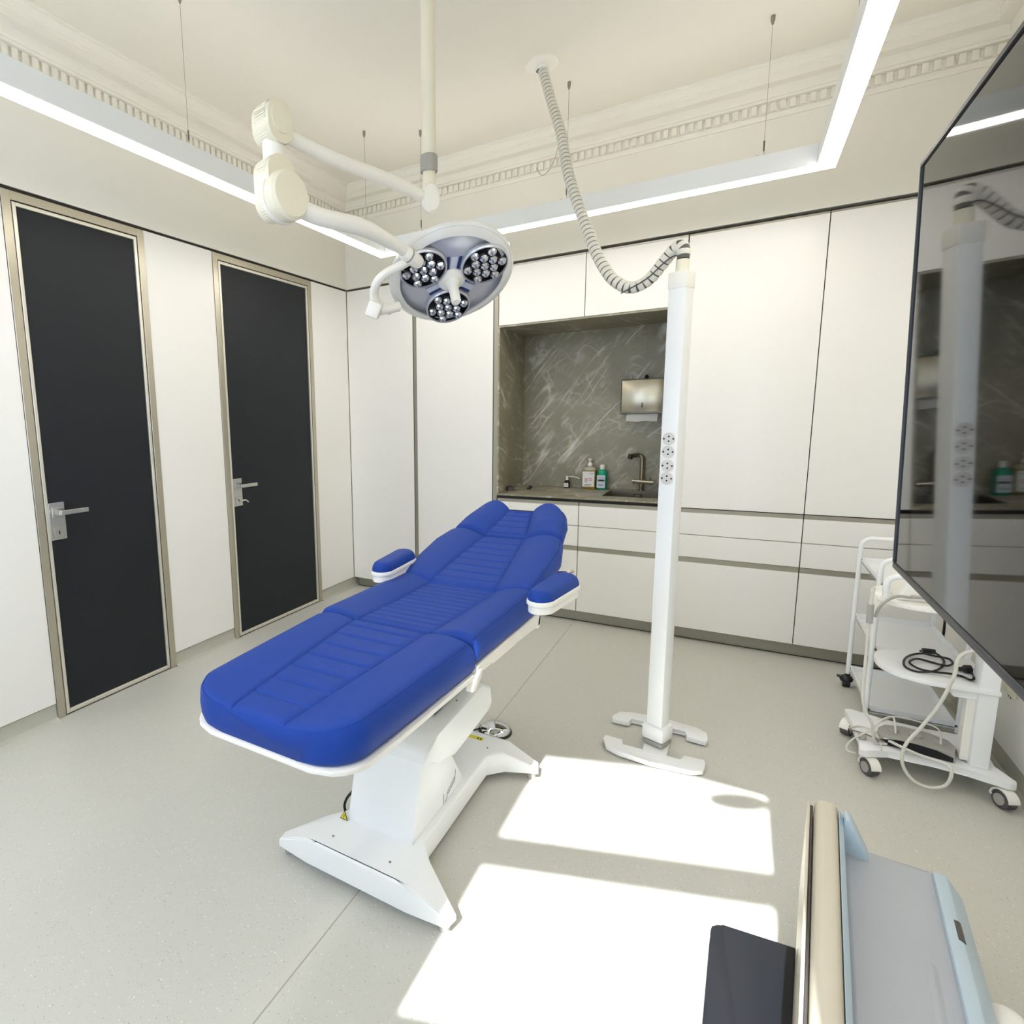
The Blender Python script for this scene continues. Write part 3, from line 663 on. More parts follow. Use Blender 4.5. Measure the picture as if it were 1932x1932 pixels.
for sx in (-1, 1):
    x0 = XC + sx * .293
    B().prism([(-2.575, .655), (-2.545, .648), (-2.50, .675), (-2.49, .70), (-2.52, .71), (-2.56, .69)], (x0 - .012, 0, 0), Y, Z, X * .024, .004, 2).done('hinge_bracket', 'white_plastic', ch)
    B().prism([(-1.90, .632), (-1.872, .636), (-1.845, .70), (-1.835, .73), (-1.865, .72), (-1.90, .66)], (x0 - .012, 0, 0), Y, Z, X * .022, .004, 2).done('hinge_bracket', 'white_plastic', ch)
b = B(); b.prism([(-1.90, .692), (-1.47, .812), (-1.17, .945), (-1.165, .962), (-1.47, .834), (-1.90, .712)], (XC - .20, 0, 0), Y, Z, X * .40, .004, 1); b.done('back_tray', 'white_plastic', ch)
# arm rests
for sx, lab in ((1, 'right'), (-1, 'left')):
    def ap(dx, y): return (XC + sx * dx, y)
    ax = XC + (.402 if sx > 0 else -.318); rot = R(-6) * sx
    m4 = Matrix.Translation((ax, -2.062 if sx > 0 else -1.985, 0)) @ Matrix.Rotation(rot, 4, 'Z')
    def pad(nm, hw, hl, z0, z1, mm, par, inset, n=7):
        b = B(); rg = []
        for k in range(n + 1):
            a = PI / 2 * k / n; ins = inset * (1 - math.cos(a)); zz_ = z0 + (z1 - z0) * math.sin(a)
            rg.append([b.bm.verts.new(m4 @ Vector((x * (1 - .22 * max(0, -y / hl)), y, zz_))) for x, y in rrect(-hw + ins, hw - ins, -hl + ins, hl - ins, (hw - ins) * .98, 10)])
        N = len(rg[0])
        for p_, q_ in zip(rg, rg[1:]):
            for k in range(N): b.bm.faces.new((p_[k], p_[(k + 1) % N], q_[(k + 1) % N], q_[k]))
        b.bm.faces.new(rg[0][::-1]); b.bm.faces.new(rg[-1]); return b.done(nm, mm, par, ang=60)
    ar = pad('armrest_shell', .058, .168, .836, .850, 'white_plastic', ch, .004, 3)
    pad('armrest_pad', .054, .163, .8505, .888, 'blue_upholstery', ch, .03)
    pad('armrest_base', .052, .160, .806, .8355, 'white_plastic', ar, .004, 3)
    b = B(); b.tube([m4 @ Vector((0, .11, .81)), m4 @ Vector((-sx * .03, .12, .775)), Vector((XC + sx * .27, -1.92, .72))], .02, 10); b.done('armrest_bracket', 'white_plastic', ch)
b = B(); b.tube([(XC + .29, -1.60, .79), (XC + .345, -1.60, .80), (XC + .36, -1.585, .805)], .008, 8); b.done('release_lever', 'steel', ch)
# base
def Itop(ax): return .115 if ax <= .2 else lerp(.115, .055, (ax - .2) / .13)
rows = [(-2.802, .19), (-2.79, .318), (-2.748, .328), (-2.67, .205), (-2.60, .15), (-2.06, .15), (-2.0, .205), (-1.945, .328), (-1.905, .318), (-1.897, .19)]
b = B(); rr_ = []
for y, w_ in rows:
    wi = min(.19, w_ * .8); xs_ = [-w_, -wi, wi, w_]
    rr_.append(([b.bm.verts.new((XC + x, y, .032)) for x in xs_], [b.bm.verts.new((XC + x, y + (.006 if y == rows[0][0] else 0), Itop(abs(x)))) for x in xs_]))
for (l0, h0_), (l1, h1_) in zip(rr_, rr_[1:]):
    for k in range(3):
        b.bm.faces.new((h0_[k], h0_[k + 1], h1_[k + 1], h1_[k])); b.bm.faces.new((l0[k], l1[k], l1[k + 1], l0[k + 1]))
    for k in (0, 3): b.bm.faces.new((l0[k], h0_[k], h1_[k], l1[k]))
for l_, h_ in (rr_[0], rr_[-1]):
    for k in range(3): b.bm.faces.new((l_[k], l_[k + 1], h_[k + 1], h_[k]))
bmesh.ops.recalc_face_normals(b.bm, faces=b.bm.faces)
bmesh.ops.bevel(b.bm, geom=[e for e in b.bm.edges if len(e.link_faces) == 2 and e.calc_face_angle(0) > R(50) and e.verts[0].co.z > .04 and e.verts[1].co.z > .04], offset=.009, segments=3, profile=.5, affect='EDGES')
b.done('base_frame', 'white_paint', ch, ang=30)
for px_, py_ in ((-.295, -2.76), (.295, -2.76), (-.295, -1.93), (.295, -1.93)):
    B().cyl((XC + px_, py_, 0), (XC + px_, py_, .034), .019, 18).done('foot_pad', 'grey_plastic', ch)
b = B(); b.prism([(-2.648, .112), (-2.575, .37), (-2.50, .39), (-2.36, .30), (-2.235, .112)], (XC - .128, 0, 0), Y, Z, X * .256, .008, 2); col_ = b.done('lift_column', 'white_paint', ch)
b = B(); b.prism([(-2.600, .372), (-2.585, .418), (-2.50, .436), (-2.115, .457), (-2.015, .405), (-1.995, .325), (-2.03, .302), (-2.362, .283), (-2.50, .335)], (XC - .152, 0, 0), Y, Z, X * .304, .016, 3); b.done('lift_housing', 'white_paint', ch)
b = B(); b.prism([(-2.42, .45), (-2.40, .66), (-2.05, .655), (-2.03, .45)], (XC - .10, 0, 0), Y, Z, X * .2, .006, 1); b.done('lift_mechanism', 'dark_grey', ch)
b = B(); b.lathe([(.05, .45), (.055, .47), (.042, .49), (.055, .51), (.042, .53), (.05, .56), (.05, .66)], (XC + .05, -2.03, 0), Z, 20); b.done('bellows', 'black_plastic', ch)
for px_, py_ in ((-.12, -2.74), (.10, -2.74), (.13, -2.0), (.1, -2.62)):
    B().lathe([(.004, .114), (.004, .1165), (0, .117)], (XC + px_, py_, 0), Z, 8).done('screw', 'logo_grey', ch)
for py_, pz in ((-2.28, .449), (-2.16, .4555)): B().lathe([(.0035, 0), (.0035, .003), (0, .0035)], (XC + .118, py_, pz), Z, 8).done('screw', 'logo_grey', ch)
# warning triangle at the foot of the column and yellow label on the base
tp = Vector((XC - .122, -2.655, .118))
B().prism([(-.016, 0), (.016, 0), (0, .03)], tp + Vector((-.012, -.004, .0)), X, Vector((0, .27, .96)), Vector((0, -.0015, .0004))).done('warning_triangle', 'yellow_dark', ch, smooth=False)
B().prism([(-.012, .003), (.012, .003), (0, .0255)], tp + Vector((-.012, -.0056, .0004)), X, Vector((0, .27, .96)), Vector((0, -.0008, .0002))).done('warning_sign', 'yellow', ch, smooth=False)
B().prism([(-.0014, .006), (.0014, .006), (.0014, .018), (-.0014, .018)], tp + Vector((-.012, -.0065, .0006)), X, Vector((0, .27, .96)), Vector((0, -.0006, .0001))).done('exclamation_mark', 'yellow_dark', ch, smooth=False)
b = B().box(XC + .02, XC + .092, -1.962, -1.939, .1148, .1158).done('warning_label', 'yellow', ch, smooth=False)
for k in range(2): B().box(XC + .066 + k * .013, XC + .071 + k * .013, -1.959, -1.942, .1157, .1162).done('print', 'yellow_dark', b, smooth=False)
# raised grey maker's mark on the side of the column
gx = XC + .1285
def stroke(pts, r=.0012): B().tube([(gx, y, z) for y, z in pts], r, 5).done('maker_mark', 'logo_grey', ch)
stroke([(-2.415, .158), (-2.415, .118)]); stroke([(-2.402, .118), (-2.388, .128), (-2.386, .142), (-2.378, .15), (-2.318, .172)])
stroke([(-2.378, .138), (-2.322, .158), (-2.318, .172)]); stroke([(-2.318, .172), (-2.314, .195)])
# power cable behind the base
B().tube([ony(653, 1534, -2.57), ony(650, 1520, -2.57), ony(655, 1505, -2.57), ony(668, 1490, -2.57), ony(676, 1482, -2.57), ony(690, 1464, -2.57)], .005, 8, n=6).done('power_cable', 'black_plastic', ch)
B().tube([ony(669, 1489, -2.57), ony(686, 1470, -2.57)], .010, 10).done('cable_plug', 'black_plastic', ch)
# foot pedal
fd = thing('foot_pedal', 'round chromed foot pedal on the floor behind the chair base', 'pedal', (1.962, -1.672, 0))
B().lathe([(.068, 0), (.072, .008), (.07, .016), (.06, .026), (.03, .034), (0, .036)], (1.962, -1.672, 0), Z, 32).done('pedal_dome', 'chrome', fd)
B().lathe([(.0725, 0), (.078, 0), (.078, .004), (.075, .010), (.0725, .010)], (1.962, -1.672, 0), Z, 32, ring=True).done('ring', 'black_plastic', fd)
B().tube([(1.90, -1.70, .012), (1.86, -1.76, .01), (1.84, -1.84, .01)], .004, 8, n=4).done('cord', 'black_plastic', fd)

# ================================================================== SURGICAL LAMP
PL = Vector((1.714, -1.832, 0))
sg = thing('surgical_lamp', 'white ceiling-mounted surgical lamp with three clusters of lenses on a jointed arm', 'lamp', (PL.x, PL.y, H))
B().cyl((PL.x, PL.y, 2.53), (PL.x, PL.y, H), .029, 28).done('ceiling_pole', 'cream_plastic', sg)
B().lathe([(.10, H), (.095, H - .03), (.04, H - .06), (.029, H - .06)], (PL.x, PL.y, 0), Z, 32).done('ceiling_canopy', 'cream_plastic', sg)
B().lathe([(.0345, 2.548), (.036, 2.545), (.036, 2.488), (.0345, 2.485), (.029, 2.485), (.029, 2.545)], (PL.x, PL.y, 0), Z, 28, ring=True).done('collar', 'grey_plastic', sg)
B().cyl((PL.x, PL.y, 2.40), (PL.x, PL.y, 2.50), .0265, 24).done('pivot', 'cream_plastic', sg)
EL = Vector((1.513, -2.556, 0)); ed = (PL - EL).normalized()
el_side = Vector((ed.y, -ed.x, 0))
b = B(); b.lathe([(.030, -.012), (.038, -.004), (.040, .012), (.034, .024), (.026, .026)], (PL.x + .012, PL.y - .018, 2.375), (el_side * .55 + Vector((0, -.3, 0))), 20, 1.5, 1, Z); b.done('pole_joint', 'white_plastic', sg)
b = B(); b.sphere((PL.x, PL.y, 2.385), .034, 1, 1, 1.15); b.done('joint_ball', 'cream_plastic', sg)
b = B(); e0 = Vector((EL.x, EL.y, 2.43)); e1 = Vector((PL.x, PL.y, 2.385))
b.tube([e0, e0.lerp(e1, .3) - Z * .012, e0.lerp(e1, .7) + Z * .0, e1 - ed * .02 - Z * .005], .0245, 20, n=8); b.done('extension_arm', 'white_plastic', sg)
# elbow : upper knuckle, neck and lower spring housing; the housings face along el_side
def rounded(nm, prof, c, hw, bev, mm='cream_plastic', ax1=None, ax2=Z, nrm=None):
    ax1 = ax1 or ed; nrm = nrm or el_side
    b = B(); b.prism(prof, Vector(c) - nrm * hw, ax1, ax2, nrm * (2 * hw), bev, 4); return b.done(nm, mm, sg, ang=45)
kv = (CAM - EL); kv.z = 0; kv.normalize()                      # roughly towards the open side of the room
el_side = (Matrix.Rotation(R(38), 3, 'Z') @ kv); ea = Vector((-el_side.y, el_side.x, 0))
def oval(hw, z0, z1, n=20, pinch=0):
    r0 = hw; out = []
    for k in range(n + 1): a = PI * k / n; out.append((hw * math.cos(a), z1 - r0 + r0 * math.sin(a)))
    for k in range(n + 1): a = PI + PI * k / n; out.append((hw * math.cos(a), z0 + r0 + r0 * math.sin(a)))
    return out
c0 = Vector((EL.x, EL.y, 0))
rounded('upper_knuckle', oval(.050, 2.372, 2.505), c0, .044, .02, ax1=ea)
rounded('knuckle_cap', oval(.038, 2.40, 2.49), c0 + el_side * .044, .006, .005, ax1=ea)
B().cyl((EL.x, EL.y, 2.30), (EL.x, EL.y, 2.39), .036, 22).done('neck', 'white_plastic', sg)
rounded('spring_housing', oval(.056, 2.145, 2.34), c0, .040, .018, ax1=ea)
hub = c0 + Z * 2.212 + ea * .01
B().lathe([(.074, .02), (.078, .03), (.078, .062), (.068, .074), (0, .076)], hub, el_side, 36).done('round_cover', 'cream_plastic', sg)
B().lathe([(.074, .0), (.080, .01), (.080, .022), (.07, .026)], hub, el_side, 36).done('cover_ring', 'white_plastic', sg)
sa = [hub + el_side * .02, at(600, 408, 1.96), at(680, 428, 2.08), at(735, 456, 2.21), at(768, 479, 2.30)]
B().tube(sa, lambda t: .030 if t < .55 else .030 - .012 * (t - .55) / .45, 20, n=8).done('spring_arm', 'white_plastic', sg)
h0, h1 = at(760, 474, 2.285), at(792, 497, 2.355)
B().tube([h0, h0.lerp(h1, .1), h0.lerp(h1, .85), h1], lambda t: .029 if .05 < t < .8 else .022, 22).done('fork_hub', 'white_plastic', sg)
B().tube([h0 + (h1 - h0) * .3, h0 + (h1 - h0) * .38], .0302, 22).done('hub_ring', 'grey_plastic', sg)
yk = [at(776, 490, 2.33), at(755, 502, 2.335), at(728, 516, 2.35), at(711, 534, 2.38), at(706, 556, 2.42), at(714, 576, 2.46), at(738, 584, 2.49)]
B().tube(yk, .0235, 16, n=8, flat=.75).done('yoke', 'white_plastic', sg)
b = B(); kc = at(706, 584, 2.44); b.box(-.03, .03, -.03, .03, -.034, .034, .01, 2, Matrix.Translation(kc) @ Matrix.Rotation(R(28), 4, 'Y') @ Matrix.Rotation(R(25), 4, 'Z')); b.done('yoke_block', 'white_plastic', sg)
B().tube([at(716, 585, 2.45), at(752, 578, 2.49)], .022, 14).done('yoke_pin', 'white_plastic', sg)
LC = Vector((1.748, -1.699, 2.104)); LN = Vector((.363, -.415, -.834)).normalized()
LU = (CR - LN * CR.dot(LN)).normalized(); LV = LN.cross(LU)          # LU to picture right, LV
if LV.dot(CU) > 0: LVdown = -LV
else: LVdown = LV
RL = .272
B().lathe([(.03, -.075), (.12, -.068), (.21, -.045), (.262, -.012), (RL, .0), (RL, .010), (RL - .008, .016), (RL - .022, .016), (RL - .024, .006), (.21, -.028), (.12, -.05), (.03, -.055)], LC, LN, 64, ring=True).done('shell', 'lamp_rim', sg)
B().lathe([(RL - .026, .0), (RL - .06, .012), (.14, .022), (.05, .026), (0, .026), (0, .020), (.14, .014), (RL - .03, -.006)], LC, LN, 64).done('face', 'lamp_face', sg)
B().lathe([(RL - .012, .016), (RL - .03, .03), (RL - .045, .032), (RL - .047, .028), (RL - .03, .022), (RL - .02, .010)], LC, LN, 64, ring=True).done('clear_rim', 'lamp_rim', sg)
for a in (90, 210, 330):
    d = LVdown * math.sin(R(a)) + LU * math.cos(R(a)); pc_ = LC + d * .152 + LN * .020
    e1_ = d; e2_ = LN.cross(d)
    pod = B().lathe([(.092, .0), (.098, .010), (.098, .018), (.090, .018), (.086, .010), (0, .010)], pc_, LN, 40).done('lens_pod', 'pod_black', sg)
    B().lathe([(.092, .0), (.101, .006), (.102, .020), (.098, .026), (.094, .026), (.0925, .012)], pc_, LN, 40, ring=True).done('pod_ring', 'pod_rim', pod)
    spots = [(0, 0)] + [(.042 * math.cos(R(k * 60 + 15)), .042 * math.sin(R(k * 60 + 15))) for k in range(6)] + [(.073 * math.cos(R(k * 60 + 45)), .073 * math.sin(R(k * 60 + 45))) for k in range(6)]
    for (sx, sy) in spots:
        q = pc_ + e1_ * sx + e2_ * sy + LN * .010
        B().lathe([(.0195, .0), (.0205, .008), (.019, .017), (.013, .026), (.006, .030), (0, .031)], q, LN, 10).done('lens', 'lens_glass', pod, ang=20)
    d2 = -d; t2 = LN.cross(d2)
    for k, (o_, wd_, mm) in enumerate(((0, .014, 'lamp_stripe'), (-.021, .006, 'lamp_blue'), (.021, .006, 'lamp_blue'))):
        B().prism([(.05, o_ - wd_), (.118, o_ * 1.25 - wd_), (.118, o_ * 1.25 + wd_), (.05, o_ + wd_)], LC + LN * (.0255 - .001 * (k > 0)), d2, t2, LN * .003).done('stripe', mm, sg, smooth=False)
B().lathe([(.058, .024), (.060, .034), (.052, .042), (.034, .046), (0, .046)], LC, LN, 36).done('handle_plate', 'white_plastic', sg)
B().lathe([(.034, .044), (.033, .062), (.024, .074), (.0215, .08), (.0205, .155), (.016, .162), (0, .163)], LC, LN, 28).done('handle', 'white_plastic', sg)

# ================================================================== TELEVISION
tvb = Vector((3.0545, -3.06, 1.27)); tilt = math.atan2(.0165, .514)
tv = thing('television', 'large black flat television on a wall arm reflecting the room', 'television', (3.08, -3.55, 1.25))
TW, TH = .95, .535
tu = Vector((-math.sin(tilt), 0, math.cos(tilt))); tn = Vector((-math.cos(tilt), 0, -math.sin(tilt)))
def tvbox(nm, a0, a1, b0, b1, d0_, d1_, mm, bev=0, par=None):
    # a along -y from the far edge, b up, d out of the screen
    b = B(); b.prism([(a0, b0), (a1, b0), (a1, b1), (a0, b1)], tvb + tn * d0_, -Y, tu, tn * (d1_ - d0_), bev, 2); return b.done(nm, mm, par or tv, smooth=bev > 0)
tvbox('screen', .004, TW - .004, .0, TH - .022, -.004, 0, 'tv_screen')
tvbox('back_cover', .0, TW, -.009, TH - .017, -.03, -.0045, 'tv_bezel', .003)
tvbox('rear_box', .2, .75, .05, .36, -.06, -.0305, 'tv_bezel', .006)
tvbox('bezel', .0, TW, -.009, -.0005, -.0045, .002, 'tv_bezel', .002)
tvbox('bezel', .0, .0035, -.0005, TH - .0225, -.0045, .002, 'tv_bezel'); tvbox('bezel', TW - .0035, TW, -.0005, TH - .0225, -.0045, .002, 'tv_bezel'); tvbox('bezel', .0, TW, TH - .0215, TH - .017, -.0045, .002, 'tv_bezel')
b = B(); b.box(3.115, 3.135, -3.63, -3.43, 1.38, 1.62, .003, 1); b.done('mount_plate', 'black_plastic', tv, smooth=False)
b = B(); b.tube([(3.13, -3.53, 1.5), (3.45, -3.75, 1.5), (3.83, -3.55, 1.5)], .022, 12); b.done('wall_arm', 'black_plastic', tv)
b = B(); b.box(3.828, W - .0005, -3.63, -3.47, 1.36, 1.64, .003, 1); b.done('wall_plate', 'black_plastic', tv, smooth=False)

# ================================================================== SHELF TROLLEY (against the cabinets)
TX0, TX1, TYB, TYF = 3.432, 3.742, -.302, -.81
tr = thing('shelf_trolley', 'white metal trolley with three shelves and round tube frame by the cabinets', 'trolley', (3.58, -.55, 0))
for y in (TYB, TYF):
    rc = .045
    path = [Vector((TX0, y, .065)), Vector((TX0, y, .82 - rc))] + [Vector((TX0 + rc - rc * math.cos(R(a)), y, .82 - rc + rc * math.sin(R(a)))) for a in (20, 40, 60, 80)] + [Vector((TX0 + rc, y, .82)), Vector((TX1 - rc, y, .82))] + [Vector((TX1 - rc + rc * math.sin(R(a)), y, .82 - rc + rc * math.cos(R(a)))) for a in (20, 40, 60, 80)] + [Vector((TX1, y, .82 - rc)), Vector((TX1, y, .065))]
    B().tube(path, .0105, 14).done('tube_frame', 'white_paint', tr)
for z in (.095, .385, .69):
    b = B(); b.box(TX0 + .008, TX1 - .008, TYF + .006, TYB - .006, z, z + .004)
    for x0 in (TX0 + .008, TX1 - .0125): b.box(x0, x0 + .0045, TYF + .006, TYB - .006, z - .004, z + .028)
    for y0 in (TYF + .006, TYB - .0105): b.box(TX0 + .0125, TX1 - .0125, y0, y0 + .0045, z - .004, z + .028)
    sh = b.done('shelf', 'white_paint', tr, smooth=False)
    for x0 in (TX0, TX1):
        for y0 in (TYF, TYB): B().cyl((x0 + (.010 if x0 == TX0 else -.010), y0 - .008 * (1 if y0 == TYF else 1), z + .016), (x0 + (.010 if x0 == TX0 else -.010), y0 - .0125, z + .016), .0045, 8).done('screw', 'metal_dark', sh)
for x0 in (TX0, TX1):
    for y0 in (TYF, TYB):
        b = B(); b.cyl((x0 - .018, y0, .028), (x0 + .012, y0, .028), .028, 20); b.sphere((x0 - .004, y0, .044), .03, 1, 1.05, .75, 14); b.box(x0 - .045, x0 - .02, y0 - .012, y0 + .012, .05, .058, .002, 1)
        b.cyl((x0, y0, .05), (x0, y0, .075), .011, 12); b.done('caster', 'black_plastic', tr)

# ================================================================== DEVICE CART
ct = thing('device_cart', 'white device cart with a rectangular post and rounded shelves beside the shelf trolley', 'cart', (3.6, -1.08, 0))
bt = .108
def oz(x, y, z): v = onz(x, y, z); return (v.x, v.y)
bpoly = [(3.35, -.855), (3.375, -.845), (3.49, -.895), (3.62, -.91), (3.74, -.90), (3.79, -.88), (3.80, -.90), (3.775, -1.0), (3.765, -1.13), (3.805, -1.215), (3.80, -1.238), (3.78, -1.245), (3.68, -1.205), (3.58, -1.19), (3.45, -1.195), (3.375, -1.24), (3.352, -1.235), (3.365, -1.14), (3.36, -1.0)]
b = B(); b.prism(bpoly[::-1], (0, 0, bt - .028), X, Y, Z * .028, .004, 2); b.done('base_plate', 'white_paint', ct)
for cx_, cy_, rz in ((3.385, -1.205, 25), (3.768, -1.215, 25), (3.372, -.875, -30), (3.76, -.89, 10)):
    m4 = Matrix.Translation((cx_, cy_, 0)) @ Matrix.Rotation(R(rz), 4, 'Z')
    def cy(a, b_, r, mm, nm, par, seg=22):
        bb = B(); bb.cyl(m4 @ Vector(a), m4 @ Vector(b_), r, seg); return bb.done(nm, mm, par)
    wh = cy((-.016, -.018, .034), (.016, -.018, .034), .034, 'wheel_grey', 'caster', ct)
    cy((.016, -.018, .034), (.020, -.018, .034), .021, 'grey_plastic', 'hub_cap', wh); cy((-.020, -.018, .034), (-.016, -.018, .034), .021, 'grey_plastic', 'hub_cap', wh)
    bb = B(); bb.prism([(-.055 + .0, .036)] + [(-.018 + .042 * math.cos(R(a)), .034 + .042 * math.sin(R(a))) for a in range(170, -1, -17)] + [(.012, .034)] + [(-.018 + .036 * math.cos(R(a)), .034 + .036 * math.sin(R(a))) for a in range(20, 161, 20)], (-.0175, 0, 0), Y, Z, X * .035, .0)
    for v in bb.bm.verts: v.co = m4 @ v.co
    bb.done('caster_hood', 'white_plastic', wh); cy((0, 0, .06), (0, 0, .082), .012, 'grey_plastic', 'stem', wh, 12)
b = B(); b.box(3.688, 3.742, -1.175, -1.09, bt, 1.02, .004, 2); b.done('post', 'white_paint', ct)
b = B(); b.box(3.664, 3.690, -1.155, -1.105, bt + .01, .40, .003, 1); b.done('cable_duct', 'white_plastic', ct, smooth=False)
def dshelf(nm, x0, x1, y0, y1, z, t, mm, corner=.12):
    b = B(); b.prism(rrect(x0, x1, y0, y1, corner, 8, (0, 1, 1, 0)), (0, 0, z), X, Y, Z * t, min(.004, t * .4), 2); return b.done(nm, mm, ct)
dshelf('shelf', 3.41, 3.745, -1.185, -.835, .408, .018, 'white_paint', .15)
dshelf('top_tray', 3.375, 3.745, -1.19, -.86, .70, .02, 'white_plastic', .14)
B().box(3.62, 3.690, -1.165, -1.10, .372, .408, .004, 1).done('shelf_bracket', 'white_paint', ct, smooth=False)
b = B(); b.prism([(.0, .0), (.30, .0), (.30, .10), (.12, .12), (.03, .075)], (3.43, -1.13, .72), X, Z, Y * .23, .012, 3); dv = b.done('device_unit', 'white_plastic', ct)
b = B(); b.tube([(3.40, -1.13, .73), (3.40, -1.13, .79), (3.425, -1.13, .815), (3.52, -1.13, .825)], .012, 12, n=5); b.done('handle', 'white_paint', ct)
b = B(); b.lathe([(.030, 0), (.034, .02), (.034, .05), (.026, .06), (0, .06)], (3.40, -1.06, .672), Z, 20); b.done('probe_holder', 'white_plastic', ct)
B().tube([(3.47, -1.16, .745), (3.425, -1.19, .752), (3.395, -1.2, .735), (3.372, -1.2, .70), (3.362, -1.2, .66)], .0055, 10, n=5).done('handpiece_cable', 'grey_plastic', ct)
B().tube([(3.47, -1.16, .748), (3.56, -1.15, .752)], .007, 10).done('handpiece', 'grey_plastic', ct)
# cable that hangs from the top tray down to the base
YC = -1.21
hang = [ony(x, y, YC) for x, y in ((1649, 1108), (1641, 1150), (1637, 1200), (1632, 1260), (1628, 1315), (1634, 1345), (1645, 1365))] + [Vector((3.41, -1.17, .125)), Vector((3.45, -1.15, .114))]
B().tube(hang, .0055, 10, n=6).done('hanging_cable', 'cable_white', ct)
B().tube([ony(1643, 1140, YC), ony(1640, 1175, YC)], .011, 12).done('connector', 'grey_plastic', ct)
# cable looping from the device to below the base plate
YL = -1.262
loop = [Vector((3.71, -1.19, .60))] + [ony(x, y, YL) for x, y in ((1815, 1235), (1800, 1275), (1775, 1325), (1740, 1370), (1712, 1400), (1702, 1425), (1706, 1450), (1725, 1474), (1755, 1486), (1783, 1482), (1795, 1462))] + [Vector((3.615, -1.225, .118)), Vector((3.53, -1.2, .124)), Vector((3.45, -1.14, .13)), Vector((3.42, -1.07, .118))]
B().tube(loop, .0058, 10, n=6).done('loop_cable', 'cable_white', ct)
# thin cables over the footswitch
fsz = .118
def thin(pts, nm='thin_cable', mm='cable_white', r=.0034): B().tube(pts, r, 8, n=6).done(nm, mm, ct)
thin([onz(1690, 1384, .15), onz(1688, 1362, .19), onz(1683, 1352, .20), onz(1665, 1358, .185), onz(1640, 1378, .145), onz(1608, 1395, .115), onz(1597, 1410, .10), onz(1602, 1418, .098), onz(1614, 1421, .112)])
thin([onz(1775, 1405, .15), onz(1774, 1383, .18), onz(1765, 1372, .185), onz(1735, 1362, .185), onz(1690, 1352, .19), onz(1660, 1362, .17), onz(1645, 1371, .15)])
thin([onz(1663, 1416, .112), onz(1660, 1398, .13), onz(1645, 1378, .125), onz(1622, 1370, .114), onz(1602, 1373, .113)])
thin([onz(1602, 1376, .113), onz(1630, 1384, .114), onz(1668, 1400, .15)], 'thin_cable', 'cable_grey')
b = B(); b.box(3.362, 3.387, -1.15, -1.12, bt, bt + .022, .004, 1); b.done('plug', 'grey_plastic', ct)
# power cord coiled on the shelf
kz = .426 + .005
pcd = thing('power_cord', 'black power cord coiled on the lower shelf of the device cart', 'cord', (3.56, -1.0, .426))
coil = [(1735, 1228), (1750, 1229), (1768, 1234), (1781, 1247), (1775, 1260), (1757, 1267), (1730, 1267), (1708, 1258), (1706, 1245), (1718, 1236), (1740, 1233), (1760, 1237), (1790, 1243), (1797, 1252), (1785, 1256), (1760, 1250), (1730, 1243), (1716, 1250), (1735, 1262), (1765, 1268), (1792, 1271), (1815, 1276), (1832, 1283), (1838, 1277), (1832, 1268)]
random.seed(2)
B().tube([onz(x, y, kz + .006 * (i % 3)) for i, (x, y) in enumerate(coil)], .0042, 8, n=6).done('cable', 'black_plastic', pcd)
a = onz(1808, 1262, kz + .008); c = onz(1832, 1263, kz + .012)
b = B(); b.tube([a, a.lerp(c, .3), a.lerp(c, .5), a.lerp(c, .9), c], lambda t: .009 if t < .4 else .017, 14); b.done('plug', 'black_plastic', pcd)
B().tube([c, c + (c - a).normalized() * .016 + Z * .003], .0024, 8).done('pin', 'steel', pcd)
a = onz(1740, 1227, kz + .01); c = onz(1764, 1230, kz + .01); B().tube([a, a.lerp(c, .4), c], .011, 12).done('connector', 'black_plastic', pcd)
# footswitch on the base plate
fw_ = thing('footswitch', 'grey three-button footswitch with a black front lying on the cart base', 'footswitch', (3.53, -1.08, bt))
pp = [(-.115, -.055), (.115, -.055), (.12, .01), (.10, .05), (.04, .062), (-.04, .062), (-.10, .05), (-.12, .01)]
mf = Matrix.Translation((3.545, -1.105, bt)) @ Matrix.Rotation(R(-9), 4, 'Z')
def fsw(b, nm, mm, par=None):
    for v in b.bm.verts: v.co = mf @ v.co
    return b.done(nm, mm, par or fw_)
b = B(); lo = [b.bm.verts.new((x, y, .001)) for x, y in pp]; hi = [b.bm.verts.new((x * .96, y * .9 + .004, .030 + .012 * (1 - (x / .12) ** 2) + (.008 if y > 0 else 0))) for x, y in pp]
b.bm.faces.new(lo[::-1]); b.bm.faces.new(hi)
for i in range(len(lo)): b.bm.faces.new((lo[i], lo[(i + 1) % 8], hi[(i + 1) % 8], hi[i]))
fsw(b, 'housing', 'grey_plastic')
b = B(); b.prism([(-.108, .002), (.108, .002), (.108, .02), (.06, .034), (0, .038), (-.06, .034), (-.108, .02)], (0, -.0562, 0), X, Z, Vector((0, -.004, 0)), .001, 1); fsw(b, 'front_panel', 'black_satin')
for bx in (-.07, 0, .07):
    b = B(); b.lathe([(.020, .036), (.019, .048), (.014, .051), (0, .049)], (bx, .015, 0), Z, 20); fsw(b, 'button', 'grey_plastic')

# wall socket outlet seen below the television
q = onx(1908, 1300, W); 
sk2 = thing('wall_outlet', 'cream wall outlet on the white wall panel behind the device cart', 'outlet', (W, q.y, q.z))
b = B(); b.box(W - .012, W - .0002, q.y - .06, q.y + .04, q.z - .02, q.z + .06, .003, 2); b.done('cover', 'cream_plastic', sk2)
for k in (0, 1): B().cyl((W - .008, q.y - .01 - .02 * k, q.z - .03), (W - .008, q.y - .01 - .02 * k, q.z - .0195), .002, 6).done('pin', 'metal_dark', sk2)

